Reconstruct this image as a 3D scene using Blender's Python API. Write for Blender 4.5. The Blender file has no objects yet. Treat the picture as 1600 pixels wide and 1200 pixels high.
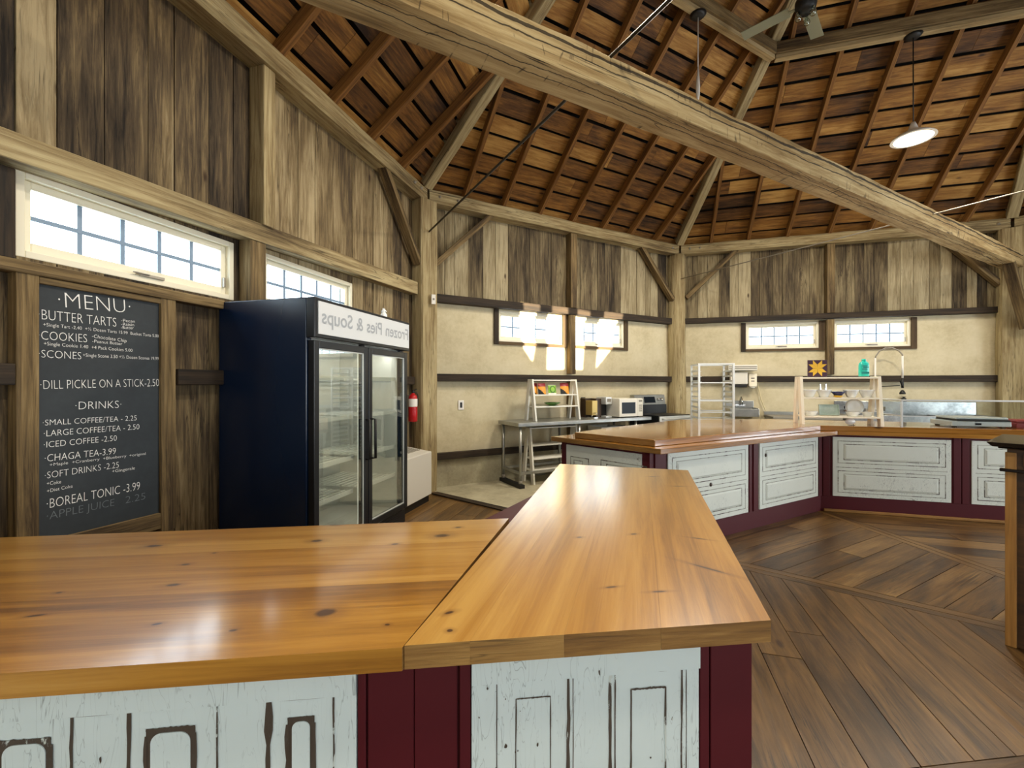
import bpy, bmesh, math, random
from mathutils import Vector, Matrix, noise as mnoise
random.seed(7)
SC = bpy.context.scene
COL = SC.collection
PI = math.pi

# ------------------------------------------------------------------ frame of the octagonal barn
def Dh(h): h = math.radians(h); return Vector((math.sin(h), math.cos(h), 0))
def Nh(h): h = math.radians(h); return Vector((math.cos(h), -math.sin(h), 0))
SIDE = 4.81
HD = {i: 16. + 45. * (i - 1) for i in range(1, 9)}
OC = {2: Vector((-1.101, 5.715, 0))}
OC[1] = OC[2] - SIDE * Dh(16)
for _i in range(2, 8): OC[_i + 1] = OC[_i] + SIDE * Dh(HD[_i])
CEN = OC[2] + SIDE / 2 * Dh(61) + SIDE * 1.20711 * Nh(61)
def WP(i, u, v, z): p = OC[i] + u * Dh(HD[i]) + v * Nh(HD[i]); return Vector((p.x, p.y, z))
def rz(i): return math.radians(90 - HD[i])

# ------------------------------------------------------------------ camera, world, sun, added daylight fill
cam_d = bpy.data.cameras.new('camera'); cam = bpy.data.objects.new('camera', cam_d); COL.objects.link(cam)
cam.location = (0, 0, 1.42); cam.rotation_euler = (PI / 2, 0, 0)
cam_d.sensor_width = 36; cam_d.lens = 680 / 1600 * 36; cam_d.clip_start = .02
SC.camera = cam
SC.view_settings.view_transform = 'Standard'; SC.view_settings.look = 'None'
SC.view_settings.gamma = 1; SC.view_settings.use_curve_mapping = False
SC.view_settings.exposure = 0.0
SC.cycles.max_bounces = 10; SC.cycles.diffuse_bounces = 6; SC.cycles.glossy_bounces = 4
SC.cycles.transparent_max_bounces = 16; SC.cycles.sample_clamp_indirect = 6; SC.cycles.caustics_reflective = False

wd = bpy.data.worlds.new('sky'); SC.world = wd; wd.use_nodes = True
bg = wd.node_tree.nodes['Background']; bg.inputs[0].default_value = (.80, .92, 1, 1); bg.inputs[1].default_value = 8.0

SUN_TAN = .055
sd = bpy.data.lights.new('low_sun', 'SUN'); so = bpy.data.objects.new('low_sun', sd); COL.objects.link(so)
sd.energy = 34; sd.color = (1, .84, .58); sd.angle = math.radians(.25)
so.rotation_euler = (-Nh(61) + Vector((0, 0, -SUN_TAN))).to_track_quat('-Z', 'Y').to_euler(); so.location = (8, -6, 6)

def area(name, i, u, v, z, w, h, power, col=(.86, .94, 1), tilt=0.0):
    d = bpy.data.lights.new(name, 'AREA'); d.shape = 'RECTANGLE'; d.size = w; d.size_y = h; d.energy = power; d.color = col
    o = bpy.data.objects.new(name, d); COL.objects.link(o); o.location = WP(i, u, v, z)
    o.rotation_euler = (Nh(HD[i]) + Vector((0, 0, tilt))).to_track_quat('-Z', 'Y').to_euler()
    return o
# added fill lights just inside the unseen walls, imitating daylight from behind
area('added_fill_a', 5, 2.4, -.1, 1.4, 3.0, 2.3, 260)
area('added_fill_b', 7, 2.4, -.1, 1.4, 3.0, 2.3, 120)
area('added_fill_c', 4, 3.0, -.1, 1.4, 2.4, 2.2, 150)
area('added_fill_d', 8, 2.4, -.1, 1.5, 2.6, 2.0, 12)

# ------------------------------------------------------------------ materials
def lin(h):
    h = h.lstrip('#'); r = []
    for k in (0, 2, 4):
        c = int(h[k:k + 2], 16) / 255
        r.append(c / 12.92 if c <= .04045 else ((c + .055) / 1.055) ** 2.4)
    return (*r, 1)
class NT:
    def __init__(s, name):
        s.m = bpy.data.materials.new(name); s.m.use_nodes = True; s.t = s.m.node_tree
        s.b = s.t.nodes['Principled BSDF']; s.out = s.t.nodes['Material Output']
    def n(s, typ, **kw):
        nd = s.t.nodes.new(typ)
        for k, v in kw.items():
            if k.startswith('i_'): nd.inputs[int(k[2:])].default_value = v
            else: setattr(nd, k, v)
        return nd
    def l(s, a, b): s.t.links.new(a, b)
    def math(s, op, a, b=None, c=None):
        nd = s.n('ShaderNodeMath', operation=op)
        for k, x in enumerate((a, b, c)):
            if x is None: continue
            if isinstance(x, (int, float)): nd.inputs[k].default_value = x
            else: s.l(x, nd.inputs[k])
        return nd.outputs[0]
    def ramp(s, fac, stops):
        nd = s.n('ShaderNodeValToRGB'); e = nd.color_ramp.elements
        while len(e) < len(stops): e.new(.5)
        for k, (p, c) in enumerate(stops): e[k].position = p; e[k].color = lin(c) if isinstance(c, str) else c
        s.l(fac, nd.inputs[0]); return nd.outputs[0]
    def mix(s, fac, a, b, mode='MIX'):
        nd = s.n('ShaderNodeMix', data_type='RGBA', blend_type=mode)
        for idx, x in ((0, fac), (6, a), (7, b)):
            if isinstance(x, (int, float)): nd.inputs[idx].default_value = x
            elif isinstance(x, tuple): nd.inputs[idx].default_value = x
            elif isinstance(x, str): nd.inputs[idx].default_value = lin(x)
            else: s.l(x, nd.inputs[idx])
        return nd.outputs[2]
    def noise(s, vec, scale, detail=4, rough=.55, dist=0.):
        nd = s.n('ShaderNodeTexNoise'); nd.inputs['Scale'].default_value = scale; nd.inputs['Detail'].default_value = detail
        nd.inputs['Roughness'].default_value = rough; nd.inputs['Distortion'].default_value = dist
        if vec is not None: s.l(vec, nd.inputs['Vector'])
        return nd.outputs[0]
    def vscale(s, vec, sc):
        nd = s.n('ShaderNodeVectorMath', operation='MULTIPLY'); s.l(vec, nd.inputs[0]); nd.inputs[1].default_value = sc; return nd.outputs[0]
    def vadd(s, a, b):
        nd = s.n('ShaderNodeVectorMath', operation='ADD'); s.l(a, nd.inputs[0]); s.l(b, nd.inputs[1]); return nd.outputs[0]
    def bump(s, h, strength=.3, dist=.01):
        nd = s.n('ShaderNodeBump'); nd.inputs['Strength'].default_value = strength; nd.inputs['Distance'].default_value = dist
        s.l(h, nd.inputs['Height']); s.l(nd.outputs[0], s.b.inputs['Normal'])
def plain(name, col, rough=.5, metal=0., spec=.5, emit=None, es=0., coat=0.):
    t = NT(name); t.b.inputs['Base Color'].default_value = lin(col); t.b.inputs['Roughness'].default_value = rough
    t.b.inputs['Metallic'].default_value = metal; t.b.inputs['Specular IOR Level'].default_value = spec; t.b.inputs['Coat Weight'].default_value = coat
    if emit: t.b.inputs['Emission Color'].default_value = lin(emit); t.b.inputs['Emission Strength'].default_value = es
    return t.m
def mottled(name, c1, c2, scale=6, rough=.8, bump=.2, metal=0., c3=None, rvar=0.):
    t = NT(name); co = t.n('ShaderNodeTexCoord').outputs['Object']
    f = t.noise(co, scale, 6, .65); g = t.noise(co, scale * 9, 4)
    f2 = t.math('ADD', t.math('MULTIPLY', f, .75), t.math('MULTIPLY', g, .25))
    st = [(.35, c1), (.65, c2)] if not c3 else [(.3, c1), (.5, c2), (.7, c3)]
    t.l(t.ramp(f2, st), t.b.inputs['Base Color']); t.b.inputs['Roughness'].default_value = rough; t.b.inputs['Metallic'].default_value = metal
    if rvar: t.l(t.math('ADD', t.math('MULTIPLY', f, rvar), rough - rvar / 2), t.b.inputs['Roughness'])
    if bump: t.bump(f2, bump, .01)
    return t.m
def wood(name, stops, gu=1.2, gv=16., rnd=.3, crack=.6, rough=.8, bump=.4, coat=0., knots=0., spec=.4, crough=.1, wear=None, klist=None, patch=.35, beamcrack=None, ticks=0.):
    t = NT(name)
    uv = t.n('ShaderNodeUVMap').outputs[0]; isl = t.n('ShaderNodeNewGeometry').outputs['Random Per Island']
    cx = t.n('ShaderNodeCombineXYZ'); t.l(t.math('MULTIPLY', isl, 91.7), cx.inputs[0]); t.l(t.math('MULTIPLY', isl, 37.3), cx.inputs[1])
    v = t.vadd(uv, cx.outputs[0])
    n1 = t.noise(t.vscale(v, (gu * 1.6, gv * 2.4, 1)), 1, 8, .72, .6)
    n0 = t.noise(t.vscale(v, (gu * .8, gv * .55, 1)), 1, 4, .6, 1.2)
    n2 = t.noise(t.vscale(v, (gu * .5, gv * .14, 1)), 1, 3, .5, .5)
    f = t.math('ADD', t.math('ADD', t.math('MULTIPLY', n1, .40), t.math('MULTIPLY', n0, .28)), t.math('MULTIPLY', n2, patch * .95))
    f = t.math('ADD', f, t.math('MULTIPLY', t.math('SUBTRACT', isl, .5), rnd))
    col = t.ramp(f, stops)
    if crack:
        c = t.noise(t.vscale(v, (gu * .55, gv * 1.3, 1)), 1, 3, .6, 1.2)
        cm = t.ramp(t.math('ABSOLUTE', t.math('SUBTRACT', c, .5)), [(.0, '#ffffff'), (.022, '#000000')])
        big = t.ramp(t.noise(t.vscale(v, (gu * .8, gv * .2, 1)), 1.3, 2), [(.47, '#000000'), (.62, '#ffffff')])
        col = t.mix(t.math('MULTIPLY', t.math('MULTIPLY', cm, big), crack), col, '#1a120b')
    if ticks:      # short axe cuts across the grain
        tk = t.noise(t.vscale(v, (5.5, .9, 1)), 1, 2, .4, .4); tg = t.ramp(t.noise(t.vscale(v, (1.1, 7., 1)), 1, 2), [(.52, '#000000'), (.6, '#ffffff')])
        tm = t.ramp(t.math('ABSOLUTE', t.math('SUBTRACT', tk, .5)), [(0, '#ffffff'), (.012, '#000000')])
        col = t.mix(t.math('MULTIPLY', t.math('MULTIPLY', tm, tg), ticks), col, '#2a1d10')
    if beamcrack:
        sx = t.n('ShaderNodeSeparateXYZ'); t.l(uv, sx.inputs[0])
        for v0, wd, am, sc in beamcrack:
            wv = t.noise(t.vscale(uv, (sc, 0., 1)), 1, 5, .65)
            dd = t.math('ABSOLUTE', t.math('SUBTRACT', t.math('SUBTRACT', sx.outputs[1], v0), t.math('MULTIPLY', t.math('SUBTRACT', wv, .5), am)))
            wid = t.math('MULTIPLY', t.noise(t.vscale(uv, (3., 0., 1)), 1.7, 3), wd)
            col = t.mix(t.math('MULTIPLY', t.math('LESS_THAN', dd, wid), .88), col, '#1c130b')
    if knots:
        vo = t.n('ShaderNodeTexVoronoi', feature='F1'); vo.inputs['Scale'].default_value = 1; vo.inputs['Randomness'].default_value = 1
        t.l(t.vscale(v, (2.2, 5.5, 1)), vo.inputs['Vector'])
        km = t.ramp(vo.outputs['Distance'], [(.05, '#ffffff'), (.12, '#000000')])
        sep = t.n('ShaderNodeSeparateColor'); t.l(vo.outputs['Color'], sep.inputs[0])
        sel = t.math('GREATER_THAN', sep.outputs[0], 1 - knots)
        col = t.mix(t.math('MULTIPLY', t.math('MULTIPLY', km, sel), .85), col, '#2c150a')
    if klist:
        ob = t.n('ShaderNodeTexCoord').outputs['Object']
        wob = t.noise(ob, 40, 2)
        for (kx, ky, ra, rb, an) in klist:
            mp = t.n('ShaderNodeMapping', vector_type='TEXTURE'); mp.inputs[1].default_value = (kx, ky, 0); mp.inputs[2].default_value = (0, 0, an); mp.inputs[3].default_value = (ra, rb, 1)
            t.l(ob, mp.inputs[0])
            sx = t.n('ShaderNodeSeparateXYZ'); t.l(mp.outputs[0], sx.inputs[0])
            d = t.math('SQRT', t.math('ADD', t.math('POWER', sx.outputs[0], 2), t.math('POWER', sx.outputs[1], 2)))
            d = t.math('ADD', d, t.math('MULTIPLY', t.math('SUBTRACT', wob, .5), .5))
            dark = t.ramp(d, [(.55, '#ffffff'), (1., '#000000')])
            halo = t.ramp(t.math('MULTIPLY', d, .3), [(.3, '#ffffff'), (.75, '#000000')])
            col = t.mix(t.math('MULTIPLY', halo, .4), col, '#6a3a14')
            col = t.mix(t.math('MULTIPLY', dark, .9), col, '#33140e')
    t.l(col, t.b.inputs['Base Color']); t.b.inputs['Roughness'].default_value = rough
    t.b.inputs['Specular IOR Level'].default_value = spec; t.b.inputs['Coat Weight'].default_value = coat; t.b.inputs['Coat Roughness'].default_value = crough
    if bump: t.bump(n1, bump, .006)
    return t.m
def chipped(name, base, under, amt=.5, sc=(9, 9, 9), dirt=.25, rough=.55, line=.0):
    t = NT(name); co = t.n('ShaderNodeTexCoord').outputs['Object']
    a = t.noise(t.vscale(co, sc), 1, 8, .7, .4)
    b = t.noise(t.vscale(co, (sc[0] * .3, sc[1] * .3, sc[2] * .3)), 1, 3)
    g = t.math('ADD', t.math('MULTIPLY', a, .6), t.math('MULTIPLY', b, .4))
    m = t.ramp(g, [(amt, '#000000'), (min(1, amt + .012), '#ffffff')])
    cr = t.noise(t.vscale(co, (sc[0] * 3, sc[1] * 3, sc[2] * 1.2)), 1, 2, .5, 2.5)
    crm = t.ramp(t.math('ABSOLUTE', t.math('SUBTRACT', cr, .5)), [(0, '#ffffff'), (.014, '#000000')])
    crm = t.math('MULTIPLY', crm, t.ramp(b, [(.45, '#000000'), (.62, '#ffffff')]))
    col = t.mix(t.math('MULTIPLY', a, dirt), base, '#a9b1a6')
    col = t.mix(t.math('MULTIPLY', crm, .8), col, '#5f6a68')
    col = t.mix(m, col, under)
    t.l(col, t.b.inputs['Base Color']); t.b.inputs['Roughness'].default_value = rough
    t.bump(t.math('SUBTRACT', 1., m), .4, .003)
    return t.m
def thin_glass(name, tint='#eef6f4', refl=.08):
    t = NT(name); t.t.nodes.remove(t.b)
    tr = t.n('ShaderNodeBsdfTransparent'); tr.inputs[0].default_value = lin(tint)
    gl = t.n('ShaderNodeBsdfGlossy'); gl.inputs['Roughness'].default_value = .02
    ge = t.n('ShaderNodeNewGeometry'); dp = t.n('ShaderNodeVectorMath', operation='DOT_PRODUCT'); t.l(ge.outputs['Normal'], dp.inputs[0]); t.l(ge.outputs['Incoming'], dp.inputs[1])
    fr = t.math('ADD', .04 + refl, t.math('MULTIPLY', .9, t.math('POWER', t.math('SUBTRACT', 1., t.math('ABSOLUTE', dp.outputs['Value'])), 5)))
    mx = t.n('ShaderNodeMixShader')
    t.l(t.math('MINIMUM', fr, 1.), mx.inputs[0]); t.l(tr.outputs[0], mx.inputs[1]); t.l(gl.outputs[0], mx.inputs[2]); t.l(mx.outputs[0], t.out.inputs[0])
    return t.m

M = {}
M['barn'] = wood('barn_boards', [(.36, '#1b140d'), (.46, '#514330'), (.54, '#7a6849'), (.66, '#ab9a77')], gu=1.5, gv=17, rnd=.22, crack=.9, rough=.85, bump=.5, knots=.3)
M['greyboard'] = wood('grey_barn_boards', [(.34, '#241c13'), (.45, '#5b4e39'), (.55, '#857759'), (.68, '#b0a383')], gu=1.5, gv=19, rnd=.26, crack=.85, rough=.85, bump=.5, knots=.3)
M['timber'] = wood('hewn_timber', [(.36, '#4a3b26'), (.46, '#8a7753'), (.55, '#b0a078'), (.68, '#cfc098')], gu=1.0, gv=14, rnd=.1, crack=.9, rough=.85, bump=.7)
M['beam'] = wood('hewn_tie_beam', [(.36, '#57411f'), (.46, '#957a4d'), (.55, '#b9a172'), (.68, '#d6c396')], gu=1.0, gv=12, rnd=.1, crack=1., rough=.85, bump=.9, beamcrack=[(.655, .020, .07, 1.1), (.71, .009, .06, 1.7), (.10, .007, .10, 1.3), (.05, .006, .10, 2.1)], ticks=.8)
M['sawn'] = wood('sawn_timber', [(.36, '#3a2c1a'), (.46, '#74603e'), (.55, '#97815a'), (.68, '#b8a379')], gu=1.2, gv=20, rnd=.3, crack=.4, rough=.8, bump=.35)
M['darktrim'] = wood('dark_trim', [(.36, '#1a130c'), (.48, '#392c1d'), (.66, '#5f4c33')], gu=1.2, gv=18, rnd=.3, crack=.4, rough=.75, bump=.35)
M['rafter'] = wood('rafter_wood', [(.34, '#4a2f14'), (.46, '#825929'), (.56, '#a2763f'), (.7, '#bd955e')], gu=1.2, gv=24, rnd=.3, crack=.3, rough=.75, bump=.25)
M['roofboard'] = wood('roof_boards', [(.34, '#2a190a'), (.45, '#64411a'), (.55, '#93662c'), (.68, '#c29753')], gu=1.5, gv=13, rnd=.22, crack=.5, rough=.7, bump=.3, knots=.45)
M['floor'] = wood('floor_planks', [(.34, '#1b1109'), (.45, '#493319'), (.55, '#6f522c'), (.68, '#99794a')], gu=1.2, gv=10, rnd=.05, crack=.8, rough=.33, bump=.4, spec=.5, knots=.12, patch=.34)
M['pine'] = wood('varnished_pine', [(.36, '#583410'), (.46, '#8e5f1f'), (.54, '#ab792d'), (.66, '#c29549')], gu=.7, gv=11, rnd=.16, crack=.12, rough=.3, bump=.05, coat=1., knots=.18, crough=.12, spec=.5)
M['pine_island'] = wood('island_pine', [(.36, '#54300f'), (.46, '#8a591d'), (.54, '#a5712b'), (.66, '#bb8d44')], gu=.7, gv=11, rnd=.12, crack=.12, rough=.22, bump=.10, coat=.9, knots=.18, crough=.07, spec=.5)
M['endgrain'] = wood('pine_end_grain', [(.36, '#4d3314'), (.5, '#7d5a2a'), (.66, '#a37f46')], gu=3, gv=40, rnd=.2, crack=.5, rough=.55, bump=.2)
M['oak'] = wood('dark_oak', [(.36, '#20140a'), (.5, '#402a14'), (.66, '#5e4020')], gu=1, gv=14, rnd=.2, crack=.3, rough=.45, bump=.2)
M['tan'] = wood('tan_oak', [(.36, '#6a4720'), (.5, '#946a34'), (.66, '#b0854a')], gu=1, gv=14, rnd=.2, crack=.2, rough=.5, bump=.15)
M['plaster'] = mottled('plaster', '#b3a786', '#cabf9f', 2.2, .92, .3, c3='#d6ccb0')
M['concrete'] = mottled('concrete_floor', '#86806a', '#b1aa90', 2.5, .5, .05, c3='#c9c3aa', rvar=.2)
M['curb'] = mottled('concrete_curb', '#8d8670', '#b0a98e', 4, .8, .1)
M['outer'] = plain('dark_sheathing', '#1a130c', .95)
M['roofdark'] = plain('roof_underlay', '#120d08', .95)
M['red'] = plain('oxblood_paint', '#4c0f18', .5, spec=.3)
M['white'] = chipped('distressed_white', '#d4e1e1', '#4a3726', .64, (10, 10, 4), .25)
M['whitefar'] = chipped('worn_white', '#dfe5dc', '#8d887b', .655, (7, 7, 7), .2)
M['worn'] = chipped('worn_edge', '#a3a598', '#4e463a', .52, (14, 14, 14), .3)
M['groove'] = chipped('chipped_groove', '#3c2b1e', '#c6cec8', .57, (20, 20, 8), .1)
M['winwhite'] = plain('window_white', '#ece6cf', .4)
M['muntin'] = plain('muntin_grey', '#7c94ae', .5)
M['glass'] = thin_glass('window_glass', '#fafdff', .02)
M['doorglass'] = thin_glass('cooler_glass', '#f6f8f4', .11)
M['guardglass'] = thin_glass('guard_glass', '#f6fafa', .04)
M['black'] = plain('black_enamel', '#0b0e14', .35)
M['navyblack'] = plain('cooler_black_panel', '#0a1c36', .25)
M['blackp'] = plain('black_plastic', '#111111', .5)
M['liner'] = plain('cooler_liner', '#cbccc6', .4)
M['shelfwhite'] = plain('shelf_white', '#e6e9e4', .4)
M['sign'] = plain('sign_white', '#cfd3d6', .35)
M['signtxt'] = plain('sign_lettering', '#9ba1a8', .5)
M['chalkboard'] = mottled('chalkboard', '#23292e', '#2f363b', 3, .7, .03)
M['chalk'] = plain('chalk', '#e9e9e6', .95)
M['chalkfaint'] = plain('faint_chalk', '#6d7378', .95)
M['steel'] = mottled('stainless', '#7d8081', '#c5c7c6', 4, .3, 0, metal=.8)
M['steelmat'] = mottled('brushed_stainless', '#9c9e9b', '#b6b7b3', 5, .34, 0, metal=.85)
M['alu'] = plain('aluminium', '#dcdfde', .35, .35)
M['chrome'] = plain('chrome', '#e3e5e5', .12, 1.)
M['iron'] = plain('dark_steel_rod', '#3a342c', .5, .7)
M['galv'] = plain('galvanised', '#9d968a', .5, .5)
M['appl'] = plain('appliance_white', '#dedbd0', .4)
M['heat'] = plain('heater_white', '#dcdad2', .4)
M['vent'] = plain('vent_grey', '#8b867b', .55)
M['firered'] = plain('extinguisher_red', '#b3151d', .3)
M['label'] = plain('label_white', '#e9e6df', .5)
M['cream'] = plain('cream_paint', '#f3ebd6', .5)
M['creamg'] = plain('off_white_paint', '#e2e0d6', .5)
M['ceramic'] = plain('white_ceramic', '#eef0ee', .2, coat=.3)
M['navy'] = plain('navy_glaze', '#1b2560', .2, coat=.3)
M['yellow'] = plain('yellow_glaze', '#e4b83c', .3)
M['greenglaze'] = plain('green_glaze', '#3d6a22', .2, coat=.3)
M['maroon'] = plain('maroon_foil', '#8d1c28', .35)
M['orange'] = plain('orange_chip_print', '#e59a2c', .4)
M['lime'] = plain('lime_print', '#86b52f', .4)
M['limedark'] = plain('dark_green_print', '#3f7420', .4)
M['purple'] = plain('purple_paint', '#3a1630', .5)
M['quilty'] = plain('quilt_yellow', '#e8b92f', .5)
M['teal'] = plain('teal_plastic', '#2fc9b8', .3)
M['teald'] = plain('teal_label', '#0c7f7a', .4)
M['bronze'] = plain('brass_can', '#b0975a', .35, .6)
M['brownp'] = plain('brown_plastic', '#3a2a1c', .4)
M['screen'] = plain('dark_glass', '#121a23', .3, spec=.15)
M['lampon'] = plain('lamp_diffuser', '#fff6dd', .5, emit='#fff1cf', es=14)
M['tube'] = plain('cooler_lamp_tube', '#e3e3d8', .5, emit='#f4f6ea', es=.5)
M['cable'] = plain('cream_cable', '#d8cba3', .6)
M['redbox'] = plain('red_case', '#8e2a2e', .4)
M['podtop'] = plain('black_polished_top', '#120f0d', .18)
M['bulb'] = thin_glass('bulb_glass', '#d8e2da', .2)
M['fan'] = plain('fan_blade_grey', '#8a8b74', .6)

# ------------------------------------------------------------------ mesh builder
class MB:
    def __init__(s): s.v = []; s.f = []; s.uv = []; s.mi = []; s.sm = []
    def quad(s, pts, uvs=None, mi=0, sm=False):
        b = len(s.v); s.v += [Vector(p) for p in pts]; s.f.append(tuple(range(b, b + len(pts))))
        s.uv.append(uvs or [(0, 0)] * len(pts)); s.mi.append(mi); s.sm.append(sm)
    def hexa(s, c, mi=0, along=0):
        """c: 8 corners, order x-fast (000,100,010,110,001,101,011,111)"""
        b = len(s.v); s.v += [Vector(p) for p in c]
        ax = [(s.v[b + 1] - s.v[b]).length, (s.v[b + 2] - s.v[b]).length, (s.v[b + 4] - s.v[b]).length]
        fs = [(0, 2, 3, 1), (4, 5, 7, 6), (0, 1, 5, 4), (2, 6, 7, 3), (0, 4, 6, 2), (1, 3, 7, 5)]
        offs = [0., .31, .63, .94, 1.27, 1.55]
        for k, f in enumerate(fs):
            uv = []
            for q in f:
                t = [(q & 1) * ax[0], (q >> 1 & 1) * ax[1], (q >> 2 & 1) * ax[2]]
                U = t[along]; oth = [t[j] for j in range(3) if j != along]
                uv.append((U, oth[0] + oth[1] + offs[k]))
            s.f.append(tuple(b + q for q in f)); s.uv.append(uv); s.mi.append(mi); s.sm.append(False)
    def box(s, x0, x1, y0, y1, z0, z1, mi=0, along=0):
        s.hexa([(x, y, z) for z in (z0, z1) for y in (y0, y1) for x in (x0, x1)], mi, along)
    def wbox(s, i, u0, u1, v0, v1, z0, z1, mi=0, along=0):
        s.hexa([WP(i, u, -y, z) for z in (z0, z1) for y in (-v1, -v0) for u in (u0, u1)], mi, along)
    def bar(s, p0, p1, w, h, up=(0, 0, 1), mi=0):
        p0 = Vector(p0); p1 = Vector(p1); d = (p1 - p0).normalized(); up = Vector(up)
        sd = up.cross(d)
        if sd.length < 1e-4: sd = Vector((1, 0, 0)).cross(d)
        sd.normalize(); n = d.cross(sd)
        c = []
        for k in (-h / 2, h / 2):
            for j in (-w / 2, w / 2):
                for p in (p0, p1): c.append(p + sd * j + n * k)
        s.hexa(c, mi, 0)
    def tube(s, pts, r, n=10, mi=0, caps=True, rs=None):
        pts = [Vector(p) for p in pts]; rings = []; b0 = len(s.v); ref = None; L = 0
        for k, p in enumerate(pts):
            d = (pts[min(k + 1, len(pts) - 1)] - pts[max(k - 1, 0)]).normalized()
            if ref is None:
                ref = Vector((0, 0, 1)) if abs(d.z) < .9 else Vector((1, 0, 0))
            a = (ref - d * ref.dot(d)).normalized(); ref = a; c = d.cross(a); rr = rs[k] if rs else r
            for j in range(n):
                t = 2 * PI * j / n; s.v.append(p + a * (rr * math.cos(t)) + c * (rr * math.sin(t)))
        for k in range(len(pts) - 1):
            L1 = L + (pts[k + 1] - pts[k]).length
            for j in range(n):
                j2 = (j + 1) % n
                s.f.append((b0 + k * n + j, b0 + k * n + j2, b0 + (k + 1) * n + j2, b0 + (k + 1) * n + j))
                w = 2 * PI * r / n
                s.uv.append([(L, j * w), (L, (j + 1) * w), (L1, (j + 1) * w), (L1, j * w)]); s.mi.append(mi); s.sm.append(True)
            L = L1
        if caps:
            for base, rev in ((b0, True), (b0 + (len(pts) - 1) * n, False)):
                f = tuple(base + j for j in range(n)); f = f[::-1] if rev else f
                s.f.append(f); s.uv.append([(0.1 * math.cos(j), .1 * math.sin(j)) for j in range(n)]); s.mi.append(mi); s.sm.append(False)
    def lathe(s, prof, n=24, c=(0, 0, 0), mi=0, mis=None, sx=1., sy=1.):
        b = len(s.v); c = Vector(c)
        for r, z in prof:
            for j in range(n):
                t = 2 * PI * j / n; s.v.append(c + Vector((r * math.cos(t) * sx, r * math.sin(t) * sy, z)))
        for k in range(len(prof) - 1):
            for j in range(n):
                j2 = (j + 1) % n
                s.f.append((b + k * n + j, b + k * n + j2, b + (k + 1) * n + j2, b + (k + 1) * n + j)); s.uv.append([(0, 0)] * 4)
                s.mi.append(mis[k] if mis else mi); s.sm.append(True)
        for k, rev in ((0, True), (len(prof) - 1, False)):
            if prof[k][0] > 1e-4:
                f = tuple(b + k * n + j for j in range(n)); s.f.append(f[::-1] if rev else f); s.uv.append([(0, 0)] * n); s.mi.append(mi); s.sm.append(False)
    def prism(s, poly, z0, z1, mi=0, udir=(1, 0), mside=None):
        b = len(s.v); n = len(poly); ar = sum(poly[k][0] * poly[(k + 1) % n][1] - poly[(k + 1) % n][0] * poly[k][1] for k in range(n))
        if ar < 0: poly = poly[::-1]
        U = Vector((*udir, 0)).normalized(); V = Vector((-U.y, U.x, 0))
        for z in (z0, z1):
            for p in poly: s.v.append(Vector((p[0], p[1], z)))
        g = lambda p: (Vector((p[0], p[1], 0)).dot(U), Vector((p[0], p[1], 0)).dot(V))
        s.f.append(tuple(range(b + n - 1, b - 1, -1))); s.uv.append([g(p) for p in poly[::-1]]); s.mi.append(mi); s.sm.append(False)
        s.f.append(tuple(range(b + n, b + 2 * n))); s.uv.append([g(p) for p in poly]); s.mi.append(mi); s.sm.append(False)
        for k in range(n):
            k2 = (k + 1) % n; p, q = Vector((*poly[k], 0)), Vector((*poly[k2], 0)); d = (q - p)
            al = abs(d.normalized().dot(U)) if d.length > 1e-6 else 1
            u0, u1 = (p.dot(U), q.dot(U)) if al > .7 else (p.dot(V), q.dot(V))
            s.f.append((b + k, b + k2, b + n + k2, b + n + k)); s.uv.append([(u0, 3.3), (u1, 3.3), (u1, 3.3 + z1 - z0), (u0, 3.3 + z1 - z0)])
            s.mi.append(mi if (al > .7 or mside is None) else mside); s.sm.append(False)
    def hewn(s, p0, p1, w, h, up=(0, 0, 1), n=30, jit=.012, ch=.25, seed=0, mi=0, taper=1., freq=1.6, sag=0.):
        p0 = Vector(p0); p1 = Vector(p1); d = (p1 - p0); L = d.length; d.normalize(); up = Vector(up)
        sd = up.cross(d)
        if sd.length < 1e-4: sd = Vector((1, 0, 0)).cross(d)
        sd.normalize(); nn = d.cross(sd); a = w / 2; b = h / 2; c = min(a, b) * ch
        base = [(-a + c, -b), (0, -b), (a - c, -b), (a, -b + c), (a, 0), (a, b - c), (a - c, b), (0, b), (-a + c, b), (-a, b - c), (-a, 0), (-a, -b + c)]
        m = len(base); b0 = len(s.v); per = [0]
        for k in range(m):
            q = base[(k + 1) % m]; per.append(per[-1] + math.hypot(q[0] - base[k][0], q[1] - base[k][1]))
        for k in range(n + 1):
            t = k / n; tp = 1 + (taper - 1) * t; o = p0 + d * (L * t) + nn * (sag * 4 * t * (1 - t))
            for j, (x, y) in enumerate(base):
                nz = mnoise.noise(Vector((L * t * freq, math.cos(2 * PI * j / m) * 1.3 + seed * 7.3, math.sin(2 * PI * j / m) * 1.3)))
                nz2 = mnoise.noise(Vector((L * t * freq * 5, j * .9 + seed * 3.1, 4.2)))
                g = 1 + (nz * jit + nz2 * jit * .35) / max(.03, math.hypot(x, y))
                s.v.append(o + sd * (x * tp * g) + nn * (y * tp * g))
        for k in range(n):
            for j in range(m):
                j2 = (j + 1) % m
                s.f.append((b0 + k * m + j, b0 + k * m + j2, b0 + (k + 1) * m + j2, b0 + (k + 1) * m + j))
                u0, u1 = L * k / n, L * (k + 1) / n
                s.uv.append([(u0, per[j]), (u0, per[j + 1]), (u1, per[j + 1]), (u1, per[j])]); s.mi.append(mi); s.sm.append(ch > .4)
        for base_, rev in ((b0, True), (b0 + n * m, False)):
            f = tuple(base_ + j for j in range(m)); s.f.append(f[::-1] if rev else f); s.uv.append([(x * 3, y * 3) for x, y in (base[::-1] if rev else base)]); s.mi.append(mi); s.sm.append(False)
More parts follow.
